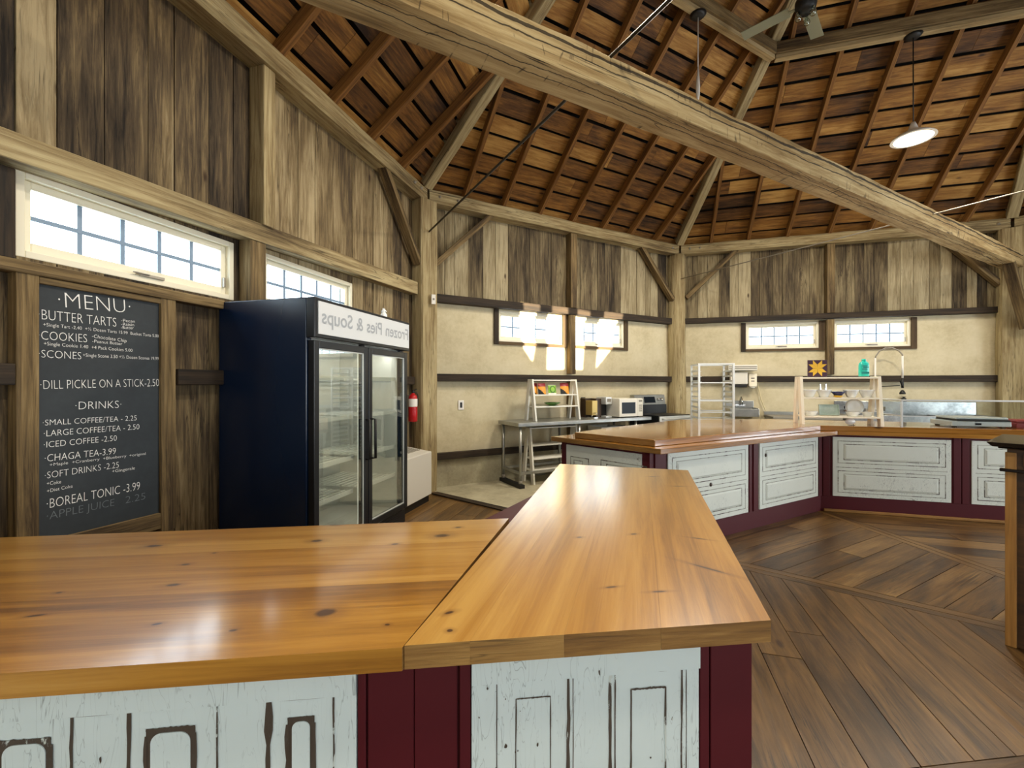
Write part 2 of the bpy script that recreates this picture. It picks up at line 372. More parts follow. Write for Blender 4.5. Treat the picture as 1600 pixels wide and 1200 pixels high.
    def add(s, vs, fs, mi=0, sm=False):
        b = len(s.v); s.v += [Vector(p) for p in vs]
        for f in fs: s.f.append(tuple(b + q for q in f)); s.uv.append([(0, 0)] * len(f)); s.mi.append(mi); s.sm.append(sm)
    def xf(s, mat): s.v = [mat @ p for p in s.v]; return s
    def build(s, name, mats, parent=None, loc=None, rot=0., bevel=0., local=True, fix=True):
        """vertices are in the parent's frame (or in the object's own frame when loc is given)"""
        me = bpy.data.meshes.new(name)
        me.from_pydata([tuple(p) for p in s.v], [], s.f)
        if not isinstance(mats, (list, tuple)): mats = [mats]
        for m in mats: me.materials.append(M[m] if isinstance(m, str) else m)
        ul = me.uv_layers.new(name='UVMap'); k = 0
        for fi, p in enumerate(me.polygons):
            p.material_index = s.mi[fi]; p.use_smooth = s.sm[fi]
            for q in s.uv[fi]: ul.data[k].uv = q; k += 1
        if fix:
            bm = bmesh.new(); bm.from_mesh(me); bmesh.ops.recalc_face_normals(bm, faces=bm.faces); bm.to_mesh(me); bm.free()
        o = bpy.data.objects.new(name, me); COL.objects.link(o)
        if parent: o.parent = parent
        if loc is not None: o.location = loc
        o.rotation_euler = (0, 0, rot)
        if bevel:
            b = o.modifiers.new('bevel', 'BEVEL'); b.width = bevel; b.segments = 2; b.limit_method = 'ANGLE'; b.angle_limit = .7
        return o
    def world(s, name, mats, origin, rot=0., parent=None, **kw):
        """vertices given in world space: re-centre on origin"""
        o = Vector(origin); R = Matrix.Rotation(rot, 4, 'Z') if isinstance(rot, (int, float)) else rot.to_track_quat('X', 'Z').to_matrix().to_4x4()
        inv = (Matrix.Translation(o) @ R).inverted()
        s.v = [inv @ p for p in s.v]
        ob = s.build(name, mats, parent, loc=o, **kw); ob.rotation_euler = R.to_euler(); return ob
def tag(o, label, cat, group=None):
    o['label'] = label; o['category'] = cat
    if group: o['group'] = group
    return o
def struct(o): o['kind'] = 'structure'; return o
def thing(name, label, cat, loc, rot=0., group=None):
    o = bpy.data.objects.new(name, None); COL.objects.link(o); o.location = loc; o.rotation_euler = (0, 0, rot); o.empty_display_size = .1
    return tag(o, label, cat, group)
def wthing(name, label, cat, i, u, v, z, group=None): return thing(name, label, cat, WP(i, u, v, z), rz(i), group)
def copytree(root, loc, rot, label, group=None):
    r = root.copy(); COL.objects.link(r); r.location = loc; r.rotation_euler = (0, 0, rot); r['label'] = label
    if group: r['group'] = group
    for ch in list(root.children):
        c = ch.copy(); COL.objects.link(c); c.parent = r
        for g in list(ch.children):
            d = g.copy(); COL.objects.link(d); d.parent = c
    return r
def text_geo(body, shear=0., off=0., extrude=0., italic=False):
    cu = bpy.data.curves.new('t', 'FONT'); cu.body = body; cu.shear = shear; cu.offset = off; cu.extrude = extrude; cu.resolution_u = 3
    ob = bpy.data.objects.new('t', cu); COL.objects.link(ob)
    dg = bpy.context.evaluated_depsgraph_get(); me = bpy.data.meshes.new_from_object(ob.evaluated_get(dg))
    vs = [v.co.copy() for v in me.vertices]; fs = [tuple(p.vertices) for p in me.polygons]
    bpy.data.objects.remove(ob); bpy.data.curves.remove(cu); bpy.data.meshes.remove(me)
    return vs, fs
def text_into(mb, body, x0, z0, x1, z1, h, y, mi=0, shear=0., off=0., mirror=False):
    """lettering on a plane facing -y: baseline from (x0,z0) to (x1,z1), capital height h"""
    vs, fs = text_geo(body, shear, off)
    if not vs: return
    mn = min(p.x for p in vs); mx = max(p.x for p in vs); L = math.hypot(x1 - x0, z1 - z0); a = math.atan2(z1 - z0, x1 - x0)
    sx = L / (mx - mn); sy = h / .70; out = []
    for p in vs:
        X = (p.x - mn) * sx; X = L - X if mirror else X; Z = p.y * sy
        out.append((x0 + X * math.cos(a) - Z * math.sin(a), y, z0 + X * math.sin(a) + Z * math.cos(a)))
    mb.add(out, fs, mi)

# ------------------------------------------------------------------ SETTING: floor
def clip(poly, a, b):     # keep the side a*x+b*... : a=(nx,ny), b=offset, keep n.p>=b
    out = []; n = len(poly)
    for k in range(n):
        p, q = poly[k], poly[(k + 1) % n]; dp = p[0] * a[0] + p[1] * a[1] - b; dq = q[0] * a[0] + q[1] * a[1] - b
        if dp >= 0: out.append(p)
        if (dp >= 0) != (dq >= 0): t = dp / (dp - dq); out.append((p[0] + t * (q[0] - p[0]), p[1] + t * (q[1] - p[1])))
    return out
APO = SIDE * 1.20711
def sector_poly(i, v0, v1, gap):
    """plank strip of sector i between inward distances v0,v1 (u,v plane), kept off the radial border boards"""
    k = math.tan(math.radians(22.5)); g = gap / math.cos(math.radians(22.5))
    return [(v0 * k + g, v0), (SIDE - v0 * k - g, v0), (SIDE - v1 * k - g, v1), (v1 * k + g, v1)]
KV = 2.3      # kitchen concrete reaches this far from the walls in sectors 2 and 3
fl = MB()
for i in range(1, 9):
    v = KV if i in (2, 3) else -.2
    while v < APO - .05:
        w = random.choice((.17, .19, .21, .23)); v1 = min(v + w, APO - .01)
        P = sector_poly(i, v, v1 - .004, .075)
        if P[1][0] - P[0][0] < .05 or P[2][0] < P[3][0]: break
        cuts = [P[0][0] - 1]; x = P[0][0] + random.uniform(.5, 2.2)
        while x < P[1][0] - .4: cuts.append(x); x += random.uniform(1.1, 2.6)
        cuts.append(P[1][0] + 1)
        for a, b in zip(cuts[:-1], cuts[1:]):
            q = clip(clip(P, (1, 0), a + .002), (-1, 0), -b + .002)
            if len(q) < 3: continue
            q2 = [WP(i, u, vv, 0) for u, vv in q]; dd = Dh(HD[i])
            fl.prism([(p.x, p.y) for p in q2], -.03, random.uniform(-.0012, 0), udir=(dd.x, dd.y))
        v = v1
    # radial border boards along the line corner -> centre
    a = OC[i]; d = (CEN - a); L = d.length; d.normalize(); s = Vector((-d.y, d.x, 0))
    st = KV / math.cos(math.radians(22.5)) if i == 3 else (.0)
    for sg in (-1, 1):
        if i == 2 and sg == -1: pass
        p = [a + d * st + s * (sg * .003), a + d * (L - .02) + s * (sg * .003), a + d * (L - .1) + s * (sg * .071), a + d * (st + .02) + s * (sg * .071)]
        fl.prism([(q.x, q.y) for q in p], -.03, -.0006, udir=(d.x, d.y))
floor_o = fl.world('floor', 'floor', (CEN.x, CEN.y, 0)); struct(floor_o)
co = MB(); k225 = math.tan(math.radians(22.5))
pts = [WP(2, -.2 * k225 + .08, -.2, 0), WP(3, 0, 0, 0) + (OC[3] - CEN).normalized() * .2, WP(3, SIDE + .08, -.2, 0), WP(3, SIDE - KV * k225, KV, 0), WP(3, KV * k225, KV, 0), WP(2, KV * k225 + .08, KV, 0)]
co.prism([(p.x, p.y) for p in pts], -.05, -.001)
c_o = co.world('floor_kitchen', 'concrete', WP(2, 2.4, 1, 0)); struct(c_o)
sb = MB(); oct_ = [WP(i, 0, 0, 0) + (OC[i] - CEN).normalized() * .7 for i in range(1, 9)]
sb.prism([(p.x, p.y) for p in oct_], -.2, -.052); struct(sb.world('floor_base', 'outer', (CEN.x, CEN.y, 0)))

# ------------------------------------------------------------------ SETTING: walls
WNAME = {1: 'wall_left', 2: 'wall_back', 3: 'wall_right', 4: 'wall_far_right', 5: 'wall_rear_right', 6: 'wall_rear', 7: 'wall_rear_left', 8: 'wall_near_left'}
def holes_of(i):
    if i == 1: return [(.955, 2.12, 2.03, 2.45), (2.38, 3.50, 2.03, 2.46)]
    if i in (2, 3, 4, 8): return [(1.13, 2.29, 2.05, 2.51), (2.51, 3.61, 2.05, 2.51)]
    return []
def panels(mb, i, u0, u1, z0, z1, v0, v1, holes, along=0):
    us = sorted({u0, u1, *[min(max(h[k], u0), u1) for h in holes for k in (0, 1)]})
    for a, b in zip(us[:-1], us[1:]):
        if b - a < 1e-4: continue
        hs = [h for h in holes if h[0] <= a + 1e-5 and h[1] >= b - 1e-5]
        zs = [z0]
        for h in hs: zs += [min(max(h[2], z0), z1), min(max(h[3], z0), z1)]
        zs.append(z1)
        for k in range(0, len(zs), 2):
            if zs[k + 1] - zs[k] > 1e-4: mb.wbox(i, a, b, v0, v1, zs[k], zs[k + 1], along=along)
def boards(mb, i, z0, z1, holes, wr):
    cuts = [-.09]; marks = sorted({h[k] for h in holes for k in (0, 1)} | {SIDE + .09})
    for m in marks:
        while m - cuts[-1] > wr[1] + .09: cuts.append(cuts[-1] + random.uniform(*wr))
        cuts.append(m)
    for a, b in zip(cuts[:-1], cuts[1:]):
        if b - a < .012: continue
        g = .003; th = random.uniform(.018, .026)
        hs = [h for h in holes if h[0] <= a + 1e-5 and h[1] >= b - 1e-5]
        zs = [z0]
        for h in hs:
            if h[3] > z0 and h[2] < z1: zs += [max(h[2], z0), min(h[3], z1)]
        zs.append(z1)
        for k in range(0, len(zs), 2):
            if zs[k + 1] - zs[k] > .01: mb.wbox(i, a + g, b - g, -.2 - .024, -.2 - .024 + th, zs[k], zs[k + 1], along=2)
# added slots in the unseen rear wall, shaped to throw the back wall's sun patches
SLOT = [[(1.50, 2.66), (1.80, 2.64), (1.78, 2.0), (1.73, 1.77), (1.58, 1.96)],
        [(2.03, 2.65), (2.33, 2.63), (2.33, 1.66), (2.0, 1.65)], [(2.52, 2.62), (2.78, 2.60), (2.70, 1.66), (2.52, 1.66)],
        [(3.08, 2.64), (3.50, 2.62), (3.33, 2.03), (2.99, 1.69)]]
for i in range(1, 9):
    root = bpy.data.objects.new(WNAME[i], None); COL.objects.link(root); root.location = WP(i, 0, 0, 0); root.rotation_euler = (0, 0, rz(i)); struct(root)
    inv = (Matrix.Translation(WP(i, 0, 0, 0)) @ Matrix.Rotation(rz(i), 4, 'Z')).inverted()
    H = holes_of(i)
    if i != 6:
        if i == 1:
            b = MB(); boards(b, i, 0, 4.05, H, (.15, .25)); b.xf(inv).build('board_cladding', 'barn', root)
        else:
            b = MB(); boards(b, i, 2.56, 4.05, [], (.13, .23)); b.xf(inv).build('board_cladding', 'greyboard', root)
            p = MB(); panels(p, i, -.08, SIDE + .08, .40, 2.56, -.24, -.2, H); p.xf(inv).build('plaster_infill', 'plaster', root)
            c = MB(); c.wbox(i, -.08, SIDE + .08, -.24, -.19, -.04, .41); c.xf(inv).build('concrete_curb', 'curb', root)
        o_ = MB(); panels(o_, i, -.16, SIDE + .16, -.05, 4.3, -.36, -.242, H); o_.xf(inv).build('outer_sheathing', 'outer', root)
    else:
        # rear wall: one skin with the added sun-shaping slots cut through it
        bm = bmesh.new(); zoff = (2 * APO + .4) * SUN_TAN
        loops = [[(-.1, -.05), (SIDE + .1, -.05), (SIDE + .1, 4.3), (-.1, 4.3)]] + [[(SIDE - u, z + zoff) for u, z in s_] for s_ in SLOT]
        es = []
        for lp in loops:
            vs = [bm.verts.new((u, .2, z)) for u, z in lp]
            es += [bm.edges.new((vs[k], vs[(k + 1) % len(vs)])) for k in range(len(vs))]
        bmesh.ops.triangle_fill(bm, use_beauty=True, use_dissolve=False, edges=es)
        me = bpy.data.meshes.new('board_cladding'); bm.to_mesh(me); bm.free(); me.materials.append(M['greyboard'])
        o_ = bpy.data.objects.new('board_cladding', me); COL.objects.link(o_); o_.parent = root
        sm_ = o_.modifiers.new('s', 'SOLIDIFY'); sm_.thickness = .03

# roof: skip sheathing (boards with gaps), underlay
KS = .75 / math.cos(math.radians(22.5))       # rise per metre inward
def RZ(v): return 4.0 + KS * v                # underside of the rafters
RT = .15                                       # rafter depth measured vertically
rb = MB(); un = MB()
for i in range(1, 9):
    v = -.42; nrm = (Vector((0, 0, 1)) - Nh(HD[i]) * KS).normalized()
    while v < APO - .1:
        w = random.uniform(.155, .185); v1 = min(v + w, APO - .02)
        a, b = v * k225, SIDE - v * k225; a1, b1 = v1 * k225, SIDE - v1 * k225
        cuts = [a - 1]; x = a + random.uniform(.4, 2.5)
        while x < b - .3: cuts.append(x); x += .615 * random.choice((2, 3, 4))
        cuts.append(b + 1)
        for ca, cb in zip(cuts[:-1], cuts[1:]):
            q = clip(clip([(a, v), (b, v), (b1, v1), (a1, v1)], (1, 0), ca + .002), (-1, 0), -cb + .002)
            if len(q) < 3: continue
            lo = [WP(i, uu, vv, RZ(vv) + RT) for uu, vv in q]; hi = [p + nrm * .02 for p in lo]; n = len(q); bb = len(rb.v)
            rb.v += lo + hi
            rb.f.append(tuple(range(bb, bb + n))); rb.uv.append([(uu, vv * 1.3) for uu, vv in q]); rb.mi.append(0); rb.sm.append(False)
            rb.f.append(tuple(range(bb + 2 * n - 1, bb + n - 1, -1))); rb.uv.append([(uu, vv) for uu, vv in q[::-1]]); rb.mi.append(0); rb.sm.append(False)
            for k in range(n):
                k2 = (k + 1) % n; rb.f.append((bb + k, bb + k2, bb + n + k2, bb + n + k)); rb.uv.append([(q[k][0], q[k][1]), (q[k2][0], q[k2][1]), (q[k2][0], q[k2][1] + .02), (q[k][0], q[k][1] + .02)]); rb.mi.append(0); rb.sm.append(False)
        v = v1 + random.uniform(.022, .034)
    P = [WP(i, -.42 * k225, -.42, RZ(-.42) + RT), WP(i, SIDE + .42 * k225, -.42, RZ(-.42) + RT), Vector((CEN.x, CEN.y, RZ(APO) + RT))]
    off = Vector((0, 0, .12)); un.quad([p + off for p in P])
struct(rb.world('ceiling', 'roofboard', (CEN.x, CEN.y, 4)))
struct(un.world('ceiling_underlay', 'roofdark', (CEN.x, CEN.y, 4), fix=False))

# windows
def window(n, i, h, crank=True):
    u0, u1, z0, z1 = h; root = bpy.data.objects.new('window_%d' % n, None); COL.objects.link(root); root.location = WP(i, u0, -.2, z0); root.rotation_euler = (0, 0, rz(i)); struct(root)
    W, Hh = u1 - u0, z1 - z0; f = MB(); y0, y1 = (.0, .12); t = .035
    f.box(0, t, y0, y1, 0, Hh, along=2); f.box(W - t, W, y0, y1, 0, Hh, along=2); f.box(t, W - t, y0, y1, 0, t); f.box(t, W - t, y0, y1, Hh - t, Hh)
    f.build('window_frame', 'winwhite', root, bevel=.004)
    s = MB(); q = t + .038; ys, ye = .035, .075
    s.box(t, q, ys, ye, t, Hh - t); s.box(W - q, W - t, ys, ye, t, Hh - t); s.box(q, W - q, ys, ye, t, q + .012); s.box(q, W - q, ys, ye, Hh - q, Hh - t)
    s.build('sash', 'winwhite', root, bevel=.004)
    p = MB(); p.box(q, W - q, .056, .060, q + .012, Hh - q); p.build('pane', 'glass', root)
    m = MB(); g = .011
    for k in range(1, 5): x = q + (W - 2 * q) * k / 5; m.box(x - g, x + g, .050, .055, q, Hh - q)
    zc = (q + Hh - q) / 2; m.box(q, W - q, .0485, .0535, zc - g, zc + g); m.build('muntins', 'muntin', root)
    c = MB(); c.box(W * .5 - .05, W * .5 + .09, -.012, .03, t - .004, t + .014); c.box(W * .5 - .09, W * .5 + .0, -.022, -.01, t + .006, t + .014); c.box(W - q + .008, W - q + .02, .015, .036, t + .05, t + .12)
    c.build('crank_handle', 'galv', root, bevel=.003)
    return root
nw = 1
for i in (1, 2, 3, 4, 8):
    for h in holes_of(i): window(nw, i, h); nw += 1
for i in (1, 2, 3, 4, 8):        # sky portals in the real window openings
    for h in holes_of(i):
        a_ = area('window_portal', i, (h[0] + h[1]) / 2, -.38, (h[2] + h[3]) / 2, h[1] - h[0], h[3] - h[2], 1); a_.data.cycles.is_portal = True

# trim: rails, girts, mid studs, window surrounds
tn = [0]
def trim(i, u0, u1, v0, v1, z0, z1, mat, along=0, z0b=None, z1b=None, hew=0):
    tn[0] += 1; m = MB()
    if z0b is None: m.wbox(i, u0, u1, v0, v1, z0, z1, along=along)
    else: m.hexa([WP(i, u, -y, (z0 if u == u0 else z0b) if k == 0 else (z1 if u == u0 else z1b)) for k in (0, 1) for y in (-v1, -v0) for u in (u0, u1)], along=0)
    return struct(m.world('trim_%d' % tn[0], mat, WP(i, (u0 + u1) / 2, (v0 + v1) / 2, z0), rz(i), bevel=.006))
trim(1, .05, 4.68, -.2, -.08, 2.405, 2.53, 'timber', 0, 2.575, 2.735)                 # header rail of the left wall
trim(1, .05, 1.98, -.2, -.12, 1.94, 2.0, 'sawn')                                  # sill board over the menu
trim(1, .05, .92, -.2, -.12, 1.415, 1.515, 'darktrim'); trim(1, 1.66, 4.68, -.2, -.12, 1.415, 1.515, 'darktrim')
trim(1, 2.25, 2.36, -.2, -.06, 2.62, 3.84, 'timber', 2)
trim(1, 2.16, 2.30, -.2, -.09, 1.50, 2.50, 'sawn', 2)
trim(1, .05, .93, -.2, -.14, 2.0, 2.42, 'darktrim', 2)
for i in (2, 3, 4):
    lo = [.08, SIDE - .1]
    trim(i, *lo, -.2, -.09, 2.53 if i == 2 else 2.545, 2.64, 'darktrim'); trim(i, *lo, -.2, -.1, 1.455, 1.56, 'darktrim'); trim(i, *lo, -.2, -.12, .385, .475, 'darktrim')
    trim(i, 2.37, 2.49, -.2, -.07, 2.64, 3.85, 'sawn', 2); trim(i, 2.38, 2.49, -.2, -.10, 1.58, 2.53, 'sawn', 2)
    if i == 2: trim(i, 2.38, 2.49, -.2, -.12, .475, 1.455, 'sawn', 2)
    for (a, b) in ((1.06, 2.36), (2.50, 3.69)):
        tn[0] += 1; m = MB(); l, r = (a + .075, b - .07) if a < 2 else (2.511, b - .075)
        m.wbox(i, a, l, -.2, -.17, 2.005, 2.53, along=2); m.wbox(i, r, b, -.2, -.17, 2.005, 2.53, along=2) if a > 2 else m.wbox(i, r, 2.375, -.2, -.17, 2.005, 2.53, along=2)
        m.wbox(i, l, r, -.2, -.17, 2.005, 2.052)
        struct(m.world('trim_%d' % tn[0], 'darktrim', WP(i, (a + b) / 2, -.19, 2.0), rz(i), bevel=.004))
tn[0] += 1; m = MB()             # threshold between wood and concrete along the radial line from the corner post
d_ = (CEN - OC[2]).normalized(); m.bar(OC[2] + d_ * .12 + Vector((0, 0, .008)), OC[2] + d_ * 2.55 + Vector((0, 0, .008)), .1, .018)
struct(m.world('trim_%d' % tn[0], 'darktrim', OC[2] + d_ * 1.3, bevel=.004))

# ------------------------------------------------------------------ TIMBER FRAME (each timber a thing)
def post(i, w, label, seed, jit=.012, round_=.3, extra=0., top=3.83, taper=1.):
    inn = (CEN - OC[i]).normalized(); c = OC[i] - inn * (w / 2 - .03)
    m = MB(); m.hewn(c + Vector((0, 0, 0)), c + Vector((0, 0, top)), w, w * 1.05, up=inn, n=26, jit=jit, ch=round_, seed=seed, freq=1.1, taper=taper)
    return tag(m.world('timber_post', 'timber', (c.x, c.y, 0), bevel=0), label, 'post')
post(2, .27, 'square hewn timber post between the left and back walls, right of the drinks cooler', 3, .012, .15)
post(3, .34, 'round log-like timber post in the corner behind the baking rack', 5, .03, .6, taper=.86)
post(4, .30, 'pale hewn timber post at the right edge that carries the big tie beam', 8, .02, .25)
post(1, .27, 'hewn timber post at the near end of the left wall', 11)
PLAB = {1: 'long hewn wall plate beam running along the top of the left wall', 2: 'hewn wall plate beam along the top of the back wall with the sunlit windows',
        3: 'hewn wall plate beam along the top of the right wall above the sink', 4: 'hewn wall plate beam beyond the post at the right edge', 8: 'hewn wall plate beam above the wall behind the photographer'}
for i in (1, 2, 3, 4, 8):
    m = MB(); z0, z1 = 3.91, 3.91
    m.hewn(WP(i, .02, -.12, z0), WP(i, SIDE - .02, -.12, z1), .24, .17, n=40, jit=.013, ch=.35, seed=i * 3, freq=1.3)
    tag(m.world('wall_plate', 'timber', WP(i, SIDE / 2, -.12, 3.83), rz(i)), PLAB[i], 'beam')
    pl_ = bpy.data.objects[[o.name for o in COL.objects if o.name.startswith('wall_plate')][-1]]
    for u in {1: (4.45, 4.62), 2: (.16, .42, 4.62), 3: (.17, .34, 4.64)}.get(i, ()):
        k = MB(); k.lathe([(0, 0), (.022, 0), (.018, .014), (.008, .018), (.008, .03), (0, .03)], 10); k.xf(Matrix.Rotation(PI / 2, 4, 'X')).xf(Matrix.Translation((u - SIDE / 2, -.115, .08))).build('bolt', 'galv', pl_)
    if i in (1, 2, 3, 4):
        names = {1: ('left wall', 'far'), 2: ('back wall', ''), 3: ('right wall', ''), 4: ('far right wall', '')}
        for k, (ua, za, ub, zb) in enumerate(((.12, 3.02, .98, 3.86), (3.90, 3.86, 4.72, 2.98))):
            if i == 1 and k == 0: continue
            b = MB(); b.bar(WP(i, ua, -.10, za), WP(i, ub, -.10, zb), .075, .11, up=Nh(HD[i]))
            tag(b.world('knee_brace', 'sawn', WP(i, (ua + ub) / 2, -.1, (za + zb) / 2), (WP(i, ub, -.10, zb) - WP(i, ua, -.10, za)).normalized(), bevel=.005),
                'diagonal timber knee brace at the %s end of the %s under its plate' % ('left' if k == 0 else 'right', names[i][0]), 'brace')
# iron bolts on the plates
for i, us, lab in ((1, (4.45, 4.66), 'left'), (2, (.13, .42), 'back'), (3, (.12, .33), 'right')):
    pass
# big tie beam O1 -> O4
A = OC[1] + Vector((0, 0, 0)); B = OC[4]; dT = (B - A).normalized()
m = MB(); m.hewn(A + dT * .1 + Vector((0, 0, 3.285)), B - dT * .0 + Vector((0, 0, 3.31)),   .22, .195, n=150, jit=.016, ch=.05, seed=21, freq=1.0, sag=.02)
tag(m.world('tie_beam', 'beam', (A + B) / 2 + Vector((0, 0, 3.19)), rz(2)), 'massive pale hewn tie beam crossing the room diagonally overhead', 'beam')
b = MB(); q0 = B - dT * .42 + Nh(61) * .05 + Vector((0, 0, 3.22)); q1 = B - dT * .10 + Nh(61) * .16 + Vector((0, 0, 2.26)); b.bar(q0, q1, .10, .13, up=Nh(61))
tag(b.world('knee_brace', 'sawn', (q0 + q1) / 2, (q1 - q0).normalized(), bevel=.005), 'short steep brace hanging below the tie beam end at the right edge', 'brace')
# tie rods
for (ia, ib, z, mat, lab) in ((2, 7, 3.41, 'iron', 'black iron tie rod rising from the corner post by the cooler across the tie beam'), (3, 6, 3.36, 'galv', 'thin pale tie rod running from the log post by the baking rack to the right')):
    m = MB(); d = (OC[ib] - OC[ia]).normalized(); m.tube([OC[ia] + d * .03 + Vector((0, 0, z)), OC[ib] + Vector((0, 0, z))], .011 if ia == 2 else .007, 8)
    tag(m.world('tie_rod', mat, OC[ia] + Vector((0, 0, z)), d), lab, 'rod')
# hip rafters, ring purlins, common rafters
HL = {1: 'hip rafter rising from the near end of the left wall', 2: 'heavy hip rafter rising from the corner post by the cooler', 3: 'heavy hip rafter rising from the log post behind the baking rack', 4: 'heavy hip rafter rising above the post at the right edge', 5: 'hip rafter over the far right wall'}
for i in (1, 2, 3, 4, 5):
    d = (CEN - OC[i]).normalized(); L = (CEN - OC[i]).length
    nz = Vector((0, 0, 1)); p0 = OC[i] - d * .05 + nz * (4.10 - .04); p1 = OC[i] + d * (L - .15) + nz * (4.10 + .75 * (L - .15))
    m = MB(); m.hewn(p0, p1, .125, .20, n=30, jit=.008, ch=.12, seed=i * 5)
    tag(m.world('hip_rafter', 'timber', p0, (p1 - p0).normalized()), HL[i], 'rafter')
RV = 2.245; RN = {1: 'left', 2: 'back', 3: 'right', 4: 'far right', 8: 'near left', 5: 'rear right'}
for i in (8, 1, 2, 3, 4, 5):
    m = MB(); u0, u1 = RV * k225 + .02, SIDE - RV * k225 - .02
    m.hexa([WP(i, u, RV + y, z) for z in (5.66, 5.80) for y in (.06, -.06) for u in (u0, u1)]); m.hexa([WP(i, u, RV + y, z) for z in (5.60, 5.655) for y in (.035, -.045) for u in (u0, u1)])
    tag(m.world('ring_purlin', 'sawn', WP(i, SIDE / 2, RV, 5.6), rz(i), bevel=.004), 'horizontal purlin under the rafters high on the %s roof slope' % RN[i], 'beam')
ORD = ['first', 'second', 'third', 'fourth', 'fifth', 'sixth', 'seventh']
RM = {1: 'left wall', 2: 'back wall', 3: 'right wall', 4: 'far right wall', 8: 'near left wall'}
for i in (8, 1, 2, 3, 4):
    for k in range(7):
        u = .53 + .62 * k + random.uniform(-.015, .015); reach = min(u, SIDE - u) / k225 - .1
        if i in (8,) and k < 4: continue
        v0, v1 = -.18, min(reach, APO - .3)
        m = MB(); lo = lambda v: RZ(v) ; w = .048
        m.hexa([WP(i, u + x, v, lo(v) + (RT - .004 if t else 0)) for t in (0, 1) for x in (-w / 2, w / 2) for v in (v0, v1)], along=0)
        tag(m.world('roof_rafter', 'rafter', WP(i, u, v0, RZ(v0)), (Nh(HD[i]) + Vector((0, 0, KS))).normalized(), bevel=.003), '%s slender rafter from the left on the roof slope over the %s' % (ORD[k], RM[i]), 'rafter')

# ------------------------------------------------------------------ COUNTERS
def isect(p, d, q, e):     # 2-D line intersection
    cr = d.x * e.y - d.y * e.x; t = ((q.x - p.x) * e.y - (q.y - p.y) * e.x) / cr; return p + d * t
def xy(p): return (p.x, p.y)
def frontpanel(mb, W, H, rects, mi_w=0, mi_g=1, lines=(), gw=.006, y=0., th=.02, mo=.014):
    """white slab 0..W x 0..H facing -y, with raised mouldings and worn grooves"""
    mb.box(0, W, y, y + th, 0, H, mi_w)
    for (x0, x1, z0, z1, kind) in rects:
        for (a, b, c, d) in ((x0, x1, z0, z0 + gw), (x0, x1, z1 - gw, z1), (x0, x0 + gw, z0, z1), (x1 - gw, x1, z0, z1)):
            mb.box(a, b, y - .0012, y + .004, c, d, mi_g)
        if kind:     # raised bevelled field inside the groove
            g = gw + .002; e = mo; yy = y - .007
            X0, X1, Z0, Z1 = x0 + g, x1 - g, z0 + g, z1 - g
            o = [(X0, y, Z0), (X1, y, Z0), (X1, y, Z1), (X0, y, Z1)]; n = [(X0 + e, yy, Z0 + e), (X1 - e, yy, Z0 + e), (X1 - e, yy, Z1 - e), (X0 + e, yy, Z1 - e)]
            for k in range(4): k2 = (k + 1) % 4; mb.quad([o[k], o[k2], n[k2], n[k]], mi=mi_w)
            mb.quad(n, mi=mi_w)
    for (x0, x1, z0, z1) in lines: mb.box(x0, x1, y - .0012, y + .004, z0, z1, mi_g)

# ---- kitchen island: base follows the back and right walls
VF = 2.94; ZB = .86; ZL = .905; ZT = .96
F0 = WP(2, .93, VF, 0); F1 = isect(WP(2, 0, VF, 0), Dh(61), WP(3, 0, VF, 0), Dh(106)); F2 = WP(3, 3.57, VF, 0)
E0 = WP(2, .70, 2.02, 0)
isl = thing('kitchen_island', 'long oxblood and white island cabinet with a bend, between kitchen and wooden floor', 'cabinet', (F1.x, F1.y, 0), rz(2))
inv = (Matrix.Translation((F1.x, F1.y, 0)) @ Matrix.Rotation(rz(2), 4, 'Z')).inverted()
m = MB(); body = [xy(p) for p in (F0, F1, F2, WP(3, 3.57, 2.3, 0), WP(3, .93, 2.25, 0), WP(2, 2.8, 1.78, 0), E0)]
m.prism(body, .0, ZB); m.xf(inv).build('carcass', 'red', isl)
def on_face(i, u0, v, z0): return inv @ (Matrix.Translation(WP(i, u0, v, z0)) @ Matrix.Rotation(rz(i), 4, 'Z'))
def island_panel(i, u0, u1, knob=None, sub='drawer_front'):
    W = u1 - u0; Hh = .655; m = MB(); a = .045
    frontpanel(m, W, Hh, [(a, W - a, .04, .285, False), (a + .055, W - a - .055, .075, .25, True), (a, W - a, .365, .615, False), (a + .055, W - a - .055, .40, .58, True)], gw=.007,
               lines=[(.03, W - .03, .318, .324)], y=-.014, th=.018)
    o = m.xf(on_face(i, u0, VF, .178)).build('panel_front', ['whitefar', 'worn'], isl)
    if knob:
        k = MB(); k.lathe([(.018, 0), (.018, .004), (.009, .006), (.006, .008), (0, .008)], 14); k.xf(Matrix.Rotation(PI / 2, 4, 'X')).xf(Matrix.Translation((knob[0], -.014, knob[1])))
        k.xf(on_face(i, u0, VF, .178)).build('escutcheon', 'brownp', o)
    # thin pilaster strips beside the panel
    return o
island_panel(2, 1.132, 2.239, (.55, .33)); island_panel(2, 2.425, 3.505, (.10, .53)); island_panel(3, 1.33, 2.392); island_panel(3, 2.564, 3.45)
for (i, a, b) in ((2, 2.262, 2.30), (2, 2.33, 2.405), (2, 3.53, 3.60), (3, 1.235, 1.30), (3, 2.412, 2.475), (3, 2.485, 2.545), (2, .98, 1.11)):
    t = MB(); t.box(0, b - a, -.012, .002, .17, ZB - .001, along=2); t.xf(inv @ (Matrix.Translation(WP(i, a, VF, 0)) @ Matrix.Rotation(rz(i), 4, 'Z'))).build('pilaster_strip', 'red', isl, bevel=.003)
sm_ = MB(); sm_.wbox(3, 1.24, 3.57, VF, VF + .025, 0, .03); sm_.xf(inv).build('shoe_moulding', 'tan', isl, bevel=.006)
